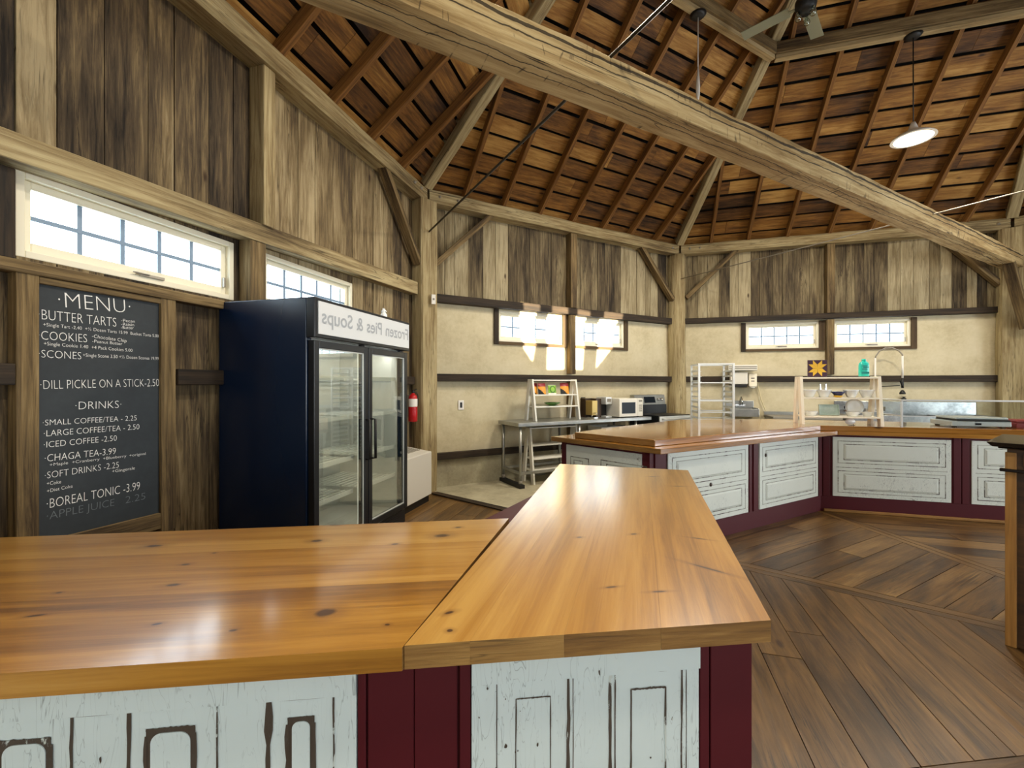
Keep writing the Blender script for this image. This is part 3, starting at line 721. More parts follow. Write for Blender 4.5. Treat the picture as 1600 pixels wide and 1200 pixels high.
# end panel
de = (F0 - E0); Le = de.length; ang = math.atan2(de.y, de.x)
m = MB(); W = Le - .14
frontpanel(m, W, .655, [(.05, .27, .34, .55, False), (.09, .2, .36, .52, True), (.40, .86, .36, .56, False), (.46, .80, .39, .53, True)], gw=.008, y=-.014, th=.018)
m.xf(inv @ (Matrix.Translation(E0 + de.normalized() * .07 + Vector((0, 0, .178))) @ Matrix.Rotation(ang, 4, 'Z'))).build('end_panel', ['whitefar', 'worn'], isl)
# worktop slab and raised tier
def offl(i, v): return (WP(i, 0, v, 0), Dh(HD[i]))
VL2, VR3, VT2 = 3.09, 3.02, 2.975
S0 = WP(2, .89, VL2, 0); S1 = isect(*offl(2, VL2), *offl(3, VR3)); S2 = WP(3, 3.55, VR3, 0); S3 = WP(3, 3.6, 2.2, 0); S4 = WP(3, .9, 2.15, 0); S5 = WP(2, 2.8, 1.66, 0); S6 = WP(2, .60, 1.98, 0)
m = MB()
mid = isect(*offl(2, VL2), S1, (CEN - OC[3]).normalized())
m.prism([xy(p) for p in (S0, S1, S4, S5, S6)], ZB + .001, ZL, udir=xy(Dh(61)), mside=1); m.prism([xy(p) for p in (S1, S2, S3, S4)], ZB + .001, ZL, udir=xy(Dh(106)), mside=0)
tag(m.world('island_worktop', ['pine_island', 'endgrain'], (S1.x, S1.y, ZB), rz(2), bevel=.004), 'lower varnished pine slab lying on the bent kitchen island', 'worktop')
T0 = WP(2, .95, VT2, 0); T1 = isect(*offl(2, VT2), *offl(3, VR3)); T6 = WP(2, .72, 2.2, 0); T7 = WP(2, .97, 2.12, 0)
m = MB(); m.prism([xy(p) for p in (T0, T1, S4, S5, T7, T6)], ZL + .001, ZT, udir=xy(Dh(61)), mside=1); m.prism([xy(p) for p in (T1, S2, S3, S4)], ZL + .001, ZT, udir=xy(Dh(106)))
tag(m.world('raised_counter_top', ['pine_island', 'endgrain'], (T1.x, T1.y, ZL), rz(2), bevel=.004), 'upper varnished pine tier set back on the island worktop, carrying the bowl display', 'worktop')

# ---- near serving counter
HN = 83.5; ON = Vector((-.193, .78, 0)); Rn = math.radians(90 - HN)
def NP(u, v, z): p = ON + u * Dh(HN) + v * Nh(HN); return Vector((p.x, p.y, z))
ZN = .95; TN_ = .042
nc = thing('serving_counter', 'near serving counter cabinet with chipped white door panels and oxblood posts', 'cabinet', NP(.02, -.05, 0), Rn)
invn = (Matrix.Translation(NP(.02, -.05, 0)) @ Matrix.Rotation(Rn, 4, 'Z')).inverted()
m = MB()
m.prism([xy(p) for p in (NP(-1.75, -.05, 0), NP(.698, -.05, 0), NP(.698, -.05, 0) + 1.47 * Dh(16.4), NP(.698, -.05, 0) + 1.47 * Dh(16.4) - .58 * Dh(102), NP(.06, -.68, 0), NP(-1.75, -.68, 0))], 0, ZN - TN_ - .001)
m.xf(invn).build('carcass', 'red', nc)
def nface(u0, z0): return invn @ (Matrix.Translation(NP(u0, -.05, z0)) @ Matrix.Rotation(Rn, 4, 'Z'))
# left chipped door laid as a front: boards, rails and arched fields
def arched_field(mb, x0, x1, z0, z1, r=.018, y=-.012, gw=.008, jag=.004):
    """worn dark groove ring with an arched-shoulder white field"""
    r = min(r, (x1 - x0) * .26)
    def shape(e):
        X0, X1, Z0, Z1 = x0 + e, x1 - e, z0 + e, z1 - e; pts = [(X0, Z0), (X1, Z0)]
        for k in range(7): t = k / 6 * PI / 2; pts.append((X1 - r + r * math.cos(t), Z1 - r + r * math.sin(t)))
        for k in range(7): t = PI / 2 + k / 6 * PI / 2; pts.append((X0 + r + r * math.cos(t), Z1 - r + r * math.sin(t)))
        return pts
    b = len(mb.v); P = [(x0, z0), (x1, z0), (x1, z1), (x0, z1)]
    mb.quad([(x, y - .001, z) for x, z in P], mi=1)
    q = shape(gw); b = len(mb.v); mb.v += [Vector((x, y - .0025, z)) for x, z in q] + [Vector((x, y, z)) for x, z in q]
    n = len(q); mb.f.append(tuple(range(b, b + n))); mb.uv.append([(0, 0)] * n); mb.mi.append(0); mb.sm.append(False)
    for k in range(n): k2 = (k + 1) % n; mb.f.append((b + k, b + k2, b + n + k2, b + n + k)); mb.uv.append([(0, 0)] * 4); mb.mi.append(0); mb.sm.append(False)
def chip_line(mb, x0, x1, z0, z1, y, w=.004, seed=0, dark=True, n=26):
    """ragged chipped strip along a vertical or horizontal edge"""
    vert = abs(z1 - z0) > abs(x1 - x0); pts = []
    for k in range(n + 1):
        t = k / n; a = w * (.35 + 1.1 * abs(mnoise.noise(Vector((t * 9, seed * 3.7, 1)))) + .5 * abs(mnoise.noise(Vector((t * 31, seed * 3.7, 5)))))
        b = w * (.35 + 1.1 * abs(mnoise.noise(Vector((t * 9, seed * 3.7, 9)))) + .5 * abs(mnoise.noise(Vector((t * 31, seed * 3.7, 7)))))
        cx, cz = x0 + (x1 - x0) * t, z0 + (z1 - z0) * t
        pts.append(((cx - a, cz), (cx + b, cz)) if vert else ((cx, cz - a), (cx, cz + b)))
    for k in range(n):
        (p, q), (r, s_) = pts[k], pts[k + 1]; mb.quad([(p[0], y, p[1]), (q[0], y, q[1]), (s_[0], y, s_[1]), (r[0], y, r[1])], mi=1)
zp0 = .15
def chipped_door(u0, u1, seams, arched, fields, base_seed, name='door_panel'):
    """seams: u positions of vertical joints; arched / fields: (ua, ub) recessed fields; horizontal joint at z=.845"""
    W = u1 - u0; Hh = ZN - TN_ - .012 - zp0; m = MB(); zj = .845 - zp0
    m.box(0, W, -.012, .004, 0, Hh)
    m.box(0, W, -.0185, -.012, zj + .002, Hh)                       # top rail stands a little proud
    for k, (a, w) in enumerate(seams):
        chip_line(m, a - u0, a - u0, .02, zj - .002, -.0132, w, base_seed + k)
    chip_line(m, 0, W, zj, zj, -.0134, .0018, base_seed + 20, n=40)
    for k, (a, b) in enumerate(arched): 
        arched_field(m, a - u0, b - u0, .08, .812 - zp0)
        for e in (a, b): chip_line(m, e - u0, e - u0, .09, .80 - zp0, -.0136, .0042, base_seed + 40 + k + e * 9)
        chip_line(m, a - u0, b - u0, .81 - zp0, .81 - zp0, -.0137, .0042, base_seed + 60 + k)
    for k, (a, b, w) in enumerate(fields):
        for e in (a, b): chip_line(m, e - u0, e - u0, .07, .812 - zp0, -.0136, w, base_seed + 80 + k + e * 9)
        chip_line(m, a - u0, b - u0, .812 - zp0, .812 - zp0, -.0137, w, base_seed + 90 + k); chip_line(m, a - u0, b - u0, .07, .07, -.0137, w, base_seed + 95 + k)
    rr = random.Random(int(base_seed * 10))
    for k in range(70):                                              # small paint chips
        x, z = rr.uniform(.01, W - .01), rr.uniform(.02, Hh - .02); w = rr.uniform(.0008, .003); h = w * rr.uniform(.8, 3); n = 7
        y = -.0192 if z > zj else -.0131
        m.quad([(x + w * math.cos(t) * rr.uniform(.5, 1.2), y, z + h * math.sin(t) * rr.uniform(.5, 1.2)) for t in [2 * PI * q / n for q in range(n)]], mi=1)
    return m.xf(nface(u0, zp0)).build(name, ['white', 'groove'], nc, fix=False)
chipped_door(-1.70, -.092, [(-1.33, .004), (-1.2, .002), (-1.0, .005), (-.86, .002), (-.72, .003), (-.568, .0035), (-.478, .005), (-.333, .0025), (-.246, .0065), (-.132, .002)],
             [(-1.55, -1.45), (-1.13, -1.05), (-.682, -.60), (-.45, -.369), (-.213, -.166)], [], 3)
chipped_door(.121, .58, [(.169, .0016), (.309, .0035), (.319, .0012), (.394, .006), (.404, .002), (.543, .0022), (.553, .0012)], [], [(.206, .274, .0016), (.437, .509, .0026)], 17)
for (a, b, d) in ((-.09, -.075, .012), (-.072, .0125, .010), (.0135, .094, .010), (.098, .119, .012), (.583, .603, .012), (.607, .698, .010)):
    t = MB(); t.box(a, b, -d, .002, .12, ZN - TN_ - .002, along=2); t.xf(invn @ Matrix.Translation(NP(0, -.05, 0)) @ Matrix.Rotation(Rn, 4, 'Z')).build('post_board', 'red', nc, bevel=.002)
# slabs
def px_top(x, y, z=ZN): t = (1.42 - z) / ((y - 600) / 680); return Vector(((x - 800) / 680 * t, t, 0))
CP = [Vector((-.193, .78, 0)), Vector((.514, .864, 0)), Vector((.957, 2.367, 0)), Vector((.282, 2.557, 0))]
LP = [Vector((-2.0, .578, 0)), Vector((-.196, .776, 0)), Vector((-.011, 1.522, 0)), Vector((-2.0, 1.28, 0))]
KNL = [(.0, .0)]
def knot(x, y, ra, rb, a=0.): p = px_top(x, y); return (p.x, p.y, ra, rb, a)
ORG = (0, 0, 0)
kl = [knot(509, 957, .024, .019, .1), knot(270, 914, .018, .008, .2), knot(364, 985, .009, .005, .2), knot(240, 853, .028, .011, .15), knot(495, 845, .02, .011, .15), knot(690, 837, .028, .017, .2), knot(716, 824, .012, .007, .2), knot(524, 820, .022, .008, .1),
      knot(290, 882, .012, .006, .2), knot(335, 864, .006, .004, .2), knot(55, 962, .022, .005, .3), knot(92, 926, .007, .004, .2), knot(245, 975, .011, .005, .3), knot(617, 850, .012, .006, .2), knot(605, 976, .006, .004, 0)]
kc = [knot(703, 986, .007, .006), knot(702, 958, .012, .006, .5), knot(1107, 889, .055, .006, -.75), knot(955, 918, .016, .004, .2), knot(1030, 925, .022, .004, .1), knot(1020, 745, .022, .006, .0), knot(1060, 760, .03, .006, -.1), knot(990, 835, .012, .006, .3), knot(1092, 842, .028, .004, -.4), knot(905, 840, .01, .006, .2)]
PN = dict(stops=[(.36, '#583410'), (.46, '#8e5f1f'), (.54, '#ab792d'), (.66, '#c29549')], gu=.7, gv=11, rnd=.16, crack=.12, rough=.3, bump=.05, coat=1., crough=.13, spec=.5)
M['pine_left'] = wood('varnished_pine_slab', klist=kl, **PN); M['pine_cap'] = wood('varnished_pine_cap', klist=kc, **{**PN, 'bump': .14, 'crough': .2})
def planked(name, poly, dirv, cuts, mats, label, z0, z1, gap=.00012):
    """slab split into planks running along dirv; cuts are fractions across"""
    d = dirv.normalized(); n = Vector((-d.y, d.x, 0)); o = poly[0]; ss = [(p - o).dot(n) for p in poly]; a, b = min(ss), max(ss); mb = MB()
    edges = [a - 1] + [a + (b - a) * c for c in cuts] + [b + 1]
    for e0, e1 in zip(edges[:-1], edges[1:]):
        q = [xy(p) for p in poly]; base = o.dot(n)
        q = clip(q, (n.x, n.y), base + e0 + gap); q = clip(q, (-n.x, -n.y), -(base + e1 - gap))
        if len(q) > 2: mb.prism(q, z0, z1, udir=xy(d), mside=1)
    return tag(mb.build(name, mats, None, loc=(0, 0, 0)), label, 'worktop')
planked('counter_slab', LP, LP[1] - LP[0], (.36, .71), ['pine_left', 'endgrain'], 'wide knotty varnished pine slab running to the left edge of the near counter', ZN - TN_, ZN)
planked('counter_cap', CP, CP[2] - CP[1], (.30, .55, .78), ['pine_cap', 'endgrain'], 'varnished pine end slab pointing into the room with a white window glare', ZN - TN_, ZN + .001)

# ------------------------------------------------------------------ MENU BOARD on the left wall
mb_ = wthing('menu_board', 'tall black chalkboard menu in a weathered wood frame on the left wall', 'sign', 1, 1.29, -.15, .62)
U0 = 1.29; Z0 = .62
m = MB(); m.box(-.285, .277, .0, .015, 0, 1.29); m.build('chalk_panel', 'chalkboard', mb_)
f = MB(); f.box(-.365, -.283, -.02, .045, -.1, 1.335, along=2); f.build('frame_stile', 'sawn', mb_, bevel=.004)
f = MB(); f.box(.275, .362, -.02, .045, -.1, 1.335, along=2); f.build('frame_stile', 'sawn', mb_, bevel=.004)
f = MB(); f.hexa([(x, y, z) for k in (0, 1) for y in (-.018, .045) for x, z in ((-.283, (-.07, .035)[k]), (.275, (-.075, .02)[k]))]); f.build('frame_rail', 'sawn', mb_, bevel=.004)
f = MB(); f.box(-.283, .275, -.018, .045, 1.285, 1.318); f.build('frame_rail', 'sawn', mb_, bevel=.004)
LINES = [('\u00b7MENU\u00b7', 1.089, 1.805, 1.411, 1.823, 0.08, -.022), ('\u00b7BUTTER TARTS', 1.012, 1.734, 1.34, 1.738, 0.051, -.018), ('-Pecan', 1.364, 1.77, 1.433, 1.774, 0.017, -.01), ('-Raisin', 1.364, 1.749, 1.429, 1.753, 0.017, -.01), ('-Butter', 1.364, 1.73, 1.427, 1.735, 0.017, -.01),
 ('+Single Tart -2.40  +\u00bd Dozen Tarts 15.99  Bucket Tarts 5.00', 1.03, 1.703, 1.563, 1.702, 0.017, -.01), ('\u00b7COOKIES', 1.012, 1.636, 1.206, 1.639, 0.044, -.018), ('-Chocolate Chip', 1.227, 1.667, 1.39, 1.656, 0.019, -.01), ('-Peanut Butter', 1.229, 1.641, 1.369, 1.638, 0.017, -.01),
 ('+Single Cookie 1.40  +4 Pack Cookies 5.00', 1.032, 1.61, 1.42, 1.604, 0.018, -.01), ('\u00b7SCONES', 1.013, 1.549, 1.181, 1.548, 0.039, -.018), ('+Single Scone 3.50 +\u00bd Dozen Scones 19.99', 1.188, 1.563, 1.563, 1.565, 0.018, -.01),
 ('\u00b7DILL PICKLE ON A STICK-2.50', 1.02, 1.394, 1.565, 1.407, 0.046, -.02), ('\u00b7DRINKS\u00b7', 1.156, 1.288, 1.364, 1.286, 0.042, -.018), ('\u00b7SMALL COFFEE/TEA - 2.25', 1.028, 1.217, 1.442, 1.21, 0.029, -.014), ('\u00b7LARGE COFFEE/TEA - 2.50', 1.032, 1.163, 1.456, 1.157, 0.031, -.014),
 ('\u00b7ICED COFFEE -2.50', 1.032, 1.108, 1.342, 1.105, 0.031, -.014), ('\u00b7CHAGA TEA-3.99', 1.035, 1.039, 1.337, 1.031, 0.036, -.014), ('+Maple  +Cranberry  +Blueberry  +original', 1.054, 1.014, 1.49, 1.003, 0.015, -.01), ('\u00b7SOFT DRINKS -2.25', 1.036, 0.956, 1.352, 0.953, 0.034, -.018), ('+Gingerale', 1.32, 0.93, 1.433, 0.928, 0.017, -.01),
 ('+Coke', 1.043, 0.923, 1.098, 0.921, 0.017, -.01), ('+Diet Coke', 1.044, 0.886, 1.145, 0.889, 0.017, -.01), ('\u00b7BOREAL TONIC -3.99', 1.043, 0.808, 1.459, 0.805, 0.048, -.016)]
for nm, mt, ll in (('chalk_lettering', 'chalk', LINES), ('faint_lettering', 'chalkfaint', [('\u00b7APPLE JUICE', 1.043, 0.752, 1.33, 0.746, 0.04, -.018), ('2.25', 1.385, 0.744, 1.488, 0.742, 0.04, -.018)])):
    for body, a, b, c, d, h, off in ll:
        m = MB(); text_into(m, body, a - U0, b - Z0, c - U0, d - Z0, h, -.0012, off=off); m.build(nm, mt, mb_, fix=False)

# ------------------------------------------------------------------ DRINKS COOLER
FW, FD, FH = 1.275, .75, 1.99
fr = wthing('display_cooler', 'tall black two-door glass display cooler with a white header sign, by the left wall', 'refrigerator', 1, 1.985, .585, 0)
fr.rotation_euler = (0, 0, rz(1) + math.radians(1.2))
t = .05
m = MB(); m.box(0, t, .03, FD, .14, FH); m.box(FW - t, FW, .03, FD, .14, FH); m.box(t, FW - t, FD - t, FD, .14, FH); m.box(t, FW - t, .03, FD - t, .14, .26); m.box(t, FW - t, .03, FD - t, FH - .26, FH); m.box(.02, FW - .02, .05, FD - .02, 0, .14)
m.build('body', 'navyblack', fr, bevel=.006)
l = MB(); a = t + .004; l.box(a, FW - a, FD - t - .03, FD - t - .005, .262, FH - .262); l.box(t + .001, t + .012, .06, FD - t - .031, .262, FH - .262); l.box(FW - t - .012, FW - t - .001, .06, FD - t - .031, .262, FH - .262)
l.box(a + .01, FW - a - .01, .06, FD - t - .031, .262, .272); l.box(a + .01, FW - a - .01, .06, FD - t - .031, FH - .272, FH - .262); l.build('liner', 'liner', fr)
h = MB(); h.box(0, FW, -.035, .03, FH - .265, FH); h.build('header_box', 'black', fr, bevel=.006)
sg = MB(); sg.box(.03, FW - .02, -.042, -.034, FH - .24, FH - .022); sgo = sg.build('header_sign', 'sign', fr, bevel=.002)
def twid(b): vs, _ = text_geo(b); return max(p.x for p in vs)
full = twid('Frozen Pies & Soups'); X0, X1 = .06, FW - .03
for pre, wrd in (('', 'Frozen'), ('Frozen ', 'Pies'), ('Frozen Pies ', '&'), ('Frozen Pies & ', 'Soups')):
    e1 = twid(pre + wrd) / full; e0 = e1 - (lambda v: max(p.x for p in v) - min(p.x for p in v))(text_geo(wrd)[0]) / full
    x = MB(); text_into(x, wrd, X1 - e1 * (X1 - X0), FH - .165, X1 - e0 * (X1 - X0), FH - .165, .098, -.0435, off=.012, mirror=True); x.build('mirrored_lettering', 'signtxt', sgo, fix=False)
DZ0, DZ1 = .275, FH - .28
for k, (x0, x1) in enumerate(((.015, .632), (.640, FW - .008))):
    d = MB(); w = .05; y0, y1 = -.02, .028
    d.box(x0, x0 + w, y0, y1, DZ0, DZ1); d.box(x1 - w, x1, y0, y1, DZ0, DZ1); d.box(x0 + w, x1 - w, y0, y1, DZ0, DZ0 + w); d.box(x0 + w, x1 - w, y0, y1, DZ1 - w, DZ1)
    do = d.build('door', 'black', fr, bevel=.004)
    g = MB(); g.box(x0 + w - .004, x1 - w + .004, -.004, .0, DZ0 + w - .004, DZ1 - w + .004); g.build('glass_pane', 'doorglass', do)
    e = MB(); q = .008
    for (A_, B_, C_, D_) in ((x0 + w, x0 + w + q, DZ0 + w, DZ1 - w), (x1 - w - q, x1 - w, DZ0 + w, DZ1 - w), (x0 + w, x1 - w, DZ0 + w, DZ0 + w + q), (x0 + w, x1 - w, DZ1 - w - q, DZ1 - w)): e.box(A_, B_, -.012, -.004, C_, D_)
    e.build('spacer_strip', 'alu', do)
    if k == 1:
        hd_ = MB(); hx = x0 + .03; hd_.tube([(hx, -.02, 1.14), (hx, -.06, 1.14), (hx, -.06, .83), (hx, -.02, .83)], .011, 10); hd_.build('handle', 'blackp', do)
    else:
        hd_ = MB(); hx = x1 - .03; hd_.tube([(hx, -.02, 1.14), (hx, -.05, 1.14), (hx, -.05, .83), (hx, -.02, .83)], .009, 10); hd_.build('handle', 'blackp', do)
    for z in (.58, .84, 1.16, 1.46):
        s = MB(); s.box(x0 + .055, x1 - .06, .075, .082, z - .012, z + .02)
        for q_ in range(9): yy = .15 + q_ * .058; s.box(x0 + .055, x1 - .06, yy, yy + .006, z, z + .006)
        for q_ in range(13): xx = x0 + .06 + q_ * (x1 - x0 - .13) / 12; s.box(xx, xx + .005, .12, .62, z - .004, z + .001)
        s.build('wire_shelf', 'shelfwhite', fr)
p = MB(); p.box(FW / 2 - .02, FW / 2 + .02, .032, .06, .262, FH - .262); p.build('mullion', 'black', fr)
for xx in (.33, .95):  # added fill lights below the header, brightening the cooler interior
    d = bpy.data.lights.new('cooler_added_fill', 'AREA'); d.shape = 'RECTANGLE'; d.size = .45; d.size_y = .06; d.energy = 2.2; d.color = (1, 1, .97)
    o = bpy.data.objects.new('cooler_added_fill', d); COL.objects.link(o); o.parent = fr; o.location = (xx, .12, FH - .29); o.rotation_euler = (math.radians(35), 0, 0)
lt = MB(); lt.box(FW / 2 - .012, FW / 2 + .012, .061, .075, .30, FH - .30); lt.build('lamp_tube', 'tube', fr)
ki = MB(); ki.box(.02, FW - .02, .0, .05, .14, .26)
for k in range(5): ki.box(.15, FW - .15, -.004, .0, .16 + k * .018, .168 + k * .018)
ki.build('kick_grille', 'black', fr)
# figurine on the cooler
fg = wthing('figurine', 'tiny white animal figurine standing on top of the drinks cooler', 'figurine', 1, 2.95, .52, FH + .0005)
m = MB(); m.lathe([(0, 0), (.022, 0), (.026, .012), (.027, .03), (.02, .043), (.016, .05), (.019, .058), (.017, .07), (.008, .078), (0, .079)], 16, sx=1.15); 
m.build('figurine_body', 'ceramic', fg)
e = MB()
for s_ in (-1, 1): e.lathe([(0, 0), (.006, .002), (.005, .012), (0, .018)], 8, c=(s_ * .011, 0, .072))
e.lathe([(0, 0), (.008, .003), (.007, .012), (0, .014)], 8, c=(0, -.02, .052)); e.build('ears_and_snout', 'ceramic', fg)

# ------------------------------------------------------------------ HEATER, EXTINGUISHER, SENSOR
ht = wthing('wall_heater', 'white boxy floor heater with vents on top beside the drinks cooler', 'heater', 1, 3.46, .235, 0)
m = MB(); m.hexa([(0, 0, .085), (.98, 0, .085), (0, .42, .085), (.98, .42, .085), (0, 0, .60), (.98, 0, .60), (0, .42, .66), (.98, .42, .66)]); m.build('cabinet', 'heat', ht, bevel=.008)
m = MB(); m.box(.02, .96, .03, .40, 0, .085); m.build('plinth', 'blackp', ht)
m = MB()
for k in range(3):
    for q in range(9): y = .13 + q * .026; x0 = .06 + k * .3; z = .6 + .06 / .42 * y; m.box(x0, x0 + .27, y, y + .014, z, z + .006)
m.build('vent_grille', 'vent', ht)
m = MB(); m.box(.95, 1.0, -.004, .0, .09, .60) ; 
ex = wthing('fire_extinguisher', 'red fire extinguisher hanging on the boards between the cooler and the post', 'fire extinguisher', 1, 4.56, -.085, .945)
m = MB(); m.lathe([(0, 0), (.05, 0), (.056, .008), (.056, .09), (.056, .2), (.056, .29), (.048, .325), (.028, .345), (.02, .35), (.02, .36), (0, .36)], 24); m.build('cylinder', 'firered', ex)
m = MB(); m.lathe([(.0568, .19), (.0572, .192), (.0572, .285), (.0568, .287)], 24); m.build('paper_label', 'label', ex)
m = MB(); m.lathe([(0, .355), (.018, .355), (.018, .385), (0, .387)], 12); m.bar((-.01, 0, .39), (.075, -.01, .41), .016, .008); m.bar((-.01, 0, .38), (.06, -.01, .372), .014, .006); m.build('valve_and_levers', 'blackp', ex)
m = MB(); m.tube([(.018, 0, .37), (.06, -.02, .365), (.075, -.03, .33), (.066, -.035, .25), (.062, -.035, .2)], .007, 8); m.build('hose', 'blackp', ex)
m = MB(); m.box(-.02, .02, .054, .084, .06, .34); m.build('bracket', 'galv', ex)
sn = wthing('door_sensor', 'little white sensor box fixed to the hewn post right of the cooler', 'sensor', 2, .044, .062, 2.46)
m = MB(); m.box(-.028, .028, -.03, .008, 0, .125); m.build('case', 'label', sn, bevel=.004)
m = MB(); m.box(-.012, .012, -.034, -.03, .05, .075); m.build('lens', 'vent', sn)

# ------------------------------------------------------------------ PODIUM at the right edge
pd = thing('host_podium', 'dark wood podium with a black moulded top at the right edge', 'podium', (2.695, 2.37, 0), math.radians(-54))
m = MB(); m.box(.0, .62, .0, .46, 0, 1.07); m.build('body', 'oak', pd, bevel=.004)
for x in (0.0, .59):
    m = MB(); m.box(x - .006, x + .036, -.012, .01, 0, 1.05, along=2); m.build('corner_stile', 'tan', pd, bevel=.003)
m = MB(); m.hexa([(-.05, -.06, 1.08), (.67, -.06, 1.08), (-.05, .52, 1.08), (.67, .52, 1.08), (-.07, -.08, 1.105), (.69, -.08, 1.105), (-.07, .54, 1.105), (.69, .54, 1.105)]); m.box(-.03, .65, -.04, .5, 1.0705, 1.08); m.build('top', 'podtop', pd, bevel=.006)
m = MB(); m.box(-.025, .645, -.03, .0, .945, .962); m.build('ledge_moulding', 'podtop', pd, bevel=.004)
m = MB(); m.box(.06, .56, -.012, .0, .972, 1.052); dr = m.build('drawer', 'tan', pd, bevel=.004)
k = MB(); k.lathe([(0, 0), (.012, 0), (.008, .012), (.016, .02), (.012, .03), (0, .032)], 14); k.xf(Matrix.Rotation(PI / 2, 4, 'X')).xf(Matrix.Translation((.31, -.012, 1.012))).build('knob', 'podtop', dr)

# ------------------------------------------------------------------ LADDER DISPLAY SHELVES
def ladder_shelf(name, label, loc, rot, W, D, H, levels, mat, thick=.02, legw=.035, top=.08):
    """A-frame at each end, boards between; front is -y"""
    r = thing(name, label, 'shelf', loc, rot)
    for x in (0, W - thick):
        for s_ in (-1, 1):
            f = MB(); y0 = s_ * D / 2; y1 = s_ * top / 2
            f.hexa([(xx, (y1 if k else y0) + j * legw - (legw if s_ > 0 else 0), H if k else 0) for k in (0, 1) for j in (0, 1) for xx in (x, x + thick)], along=2)
            f.build('leg', mat, r, bevel=.002)
    for z in levels:
        k = 1 - z / H; dep = D / 2 * k + top / 2 * (1 - k); b = MB(); b.box(thick if z < H - .03 else 0, W - (thick if z < H - .03 else 0), -dep + .002, dep - .002, z, z + .018)
        b.build('shelf_board', mat, r, bevel=.002)
    return r
TS = WP(3, 1.03, 2.80, ZT); TSR = rz(3)
ladder_shelf('bowl_display', 'cream A-frame display shelf of white bowls standing on the island', TS, TSR, .78, .30, .545, (.08, .29, .52), 'cream', .03, .075, .17)
def S3(x, y, z): return TS + Matrix.Rotation(TSR, 3, 'Z') @ Vector((x, y, z))
bw = []
for k, (x, y, lab) in enumerate(((.115, -.02, 'white tapered bowl at the left end of the display shelf'), (.262, -.02, 'white tapered bowl second from left beside the blue bowl'), (.525, -.02, 'white bowl right of the blue bowl, slightly tipped'), (.672, -.02, 'white tapered bowl at the right end of the display shelf'))):
    m = MB(); m.lathe([(0, 0), (.036, 0), (.040, .005), (.072, .078), (.076, .086), (.070, .084), (.036, .010), (0, .008)], 28)
    o = m.build('bowl', 'ceramic', None, loc=S3(x, y, .3085), rot=TSR); tag(o, lab, 'bowl', 'white bowls on the display shelf')
m = MB(); m.lathe([(0, 0), (.03, 0), (.034, .004), (.05, .022), (.047, .022), (.03, .006), (0, .005)], 24); tag(m.build('dish', 'yellow', None, loc=S3(.395, -.03, .3085), rot=TSR), 'small yellow dish under the blue bowl', 'dish')
m = MB(); m.lathe([(0, .0), (.035, .0), (.04, .004), (.066, .036), (.07, .044), (.064, .042), (.036, .008), (0, .007)], 28); tag(m.build('bowl', 'navy', None, loc=S3(.395, -.03, .3310), rot=TSR), 'dark blue bowl stacked on a yellow dish in the middle of the shelf', 'bowl')
for x, lab in ((.26, 'left one of two slim steel shakers behind the bowls'), (.315, 'right one of two slim steel shakers behind the bowls')):
    m = MB(); m.lathe([(0, 0), (.014, 0), (.014, .06), (.012, .10), (.009, .135), (.011, .15), (.008, .162), (0, .164)], 16); tag(m.build('shaker', 'chrome', None, loc=S3(x, .083, .3085), rot=TSR), lab, 'shaker', 'shakers')
# lower level: dishes and a glass tray
for x, sx, lab in ((.12, 1.3, 'white oval dish on the lower display shelf, left of the glass tray'), (.53, 1.2, 'white oval dish on the lower display shelf, right of the glass tray'), (.67, .9, 'white oval dish at the right end of the lower display shelf')):
    m = MB(); m.lathe([(0, 0), (.036, 0), (.04, .004), (.055, .045), (.058, .05), (.052, .047), (.036, .008), (0, .007)], 28, sx=sx); tag(m.build('dish', 'ceramic', None, loc=S3(x, -.04, .0985), rot=TSR), lab, 'dish')
m = MB(); w, h_, d_ = .20, .125, .022; m.box(-w / 2, w / 2, 0, .005, 0, h_)
for (a, b, c, d) in ((-w / 2, w / 2, 0, .008), (-w / 2, w / 2, h_ - .008, h_), (-w / 2, -w / 2 + .008, 0, h_), (w / 2 - .008, w / 2, 0, h_)): m.box(a, b, -d_, 0, c, d)
o = m.build('glass_tray', M.setdefault('trayglass', mottled('frosted_glass', '#b9d2c8', '#dce9e2', 12, .15, .05)), None, loc=S3(.335, .05, .0985), rot=TSR, bevel=.003); o.rotation_euler = (math.radians(-8), 0, TSR); tag(o, 'pale green glass baking tray propped upright on the lower display shelf', 'tray')
m = MB(); m.lathe([(0, 0), (.06, .004), (.09, .014), (.092, .018), (.06, .01), (0, .008)], 28); o = m.build('plate', 'ceramic', None, loc=S3(.60, .10, .195), rot=TSR); o.rotation_euler = (math.radians(82), 0, TSR); tag(o, 'round white plate propped behind the lower dishes', 'plate')
m = MB(); m.lathe([(0, 0), (.034, 0), (.036, .004), (.034, .01), (0, .011)], 24, sx=1.4); 
sg2 = thing('table_sign', 'small white oval sign in a wire stand under the display shelf', 'sign', S3(.49, -.08, .0005), TSR)
m.xf(Matrix.Rotation(PI / 2, 4, 'X')).xf(Matrix.Translation((0, 0, .042))).build('plaque', 'ceramic', sg2)
m = MB(); m.tube([(.03, -.002, .001), (.045, .004, .05), (.04, .004, .072)], .003, 6); m.box(-.02, .05, -.004, .02, 0, .003); m.build('stand', 'chrome', sg2)
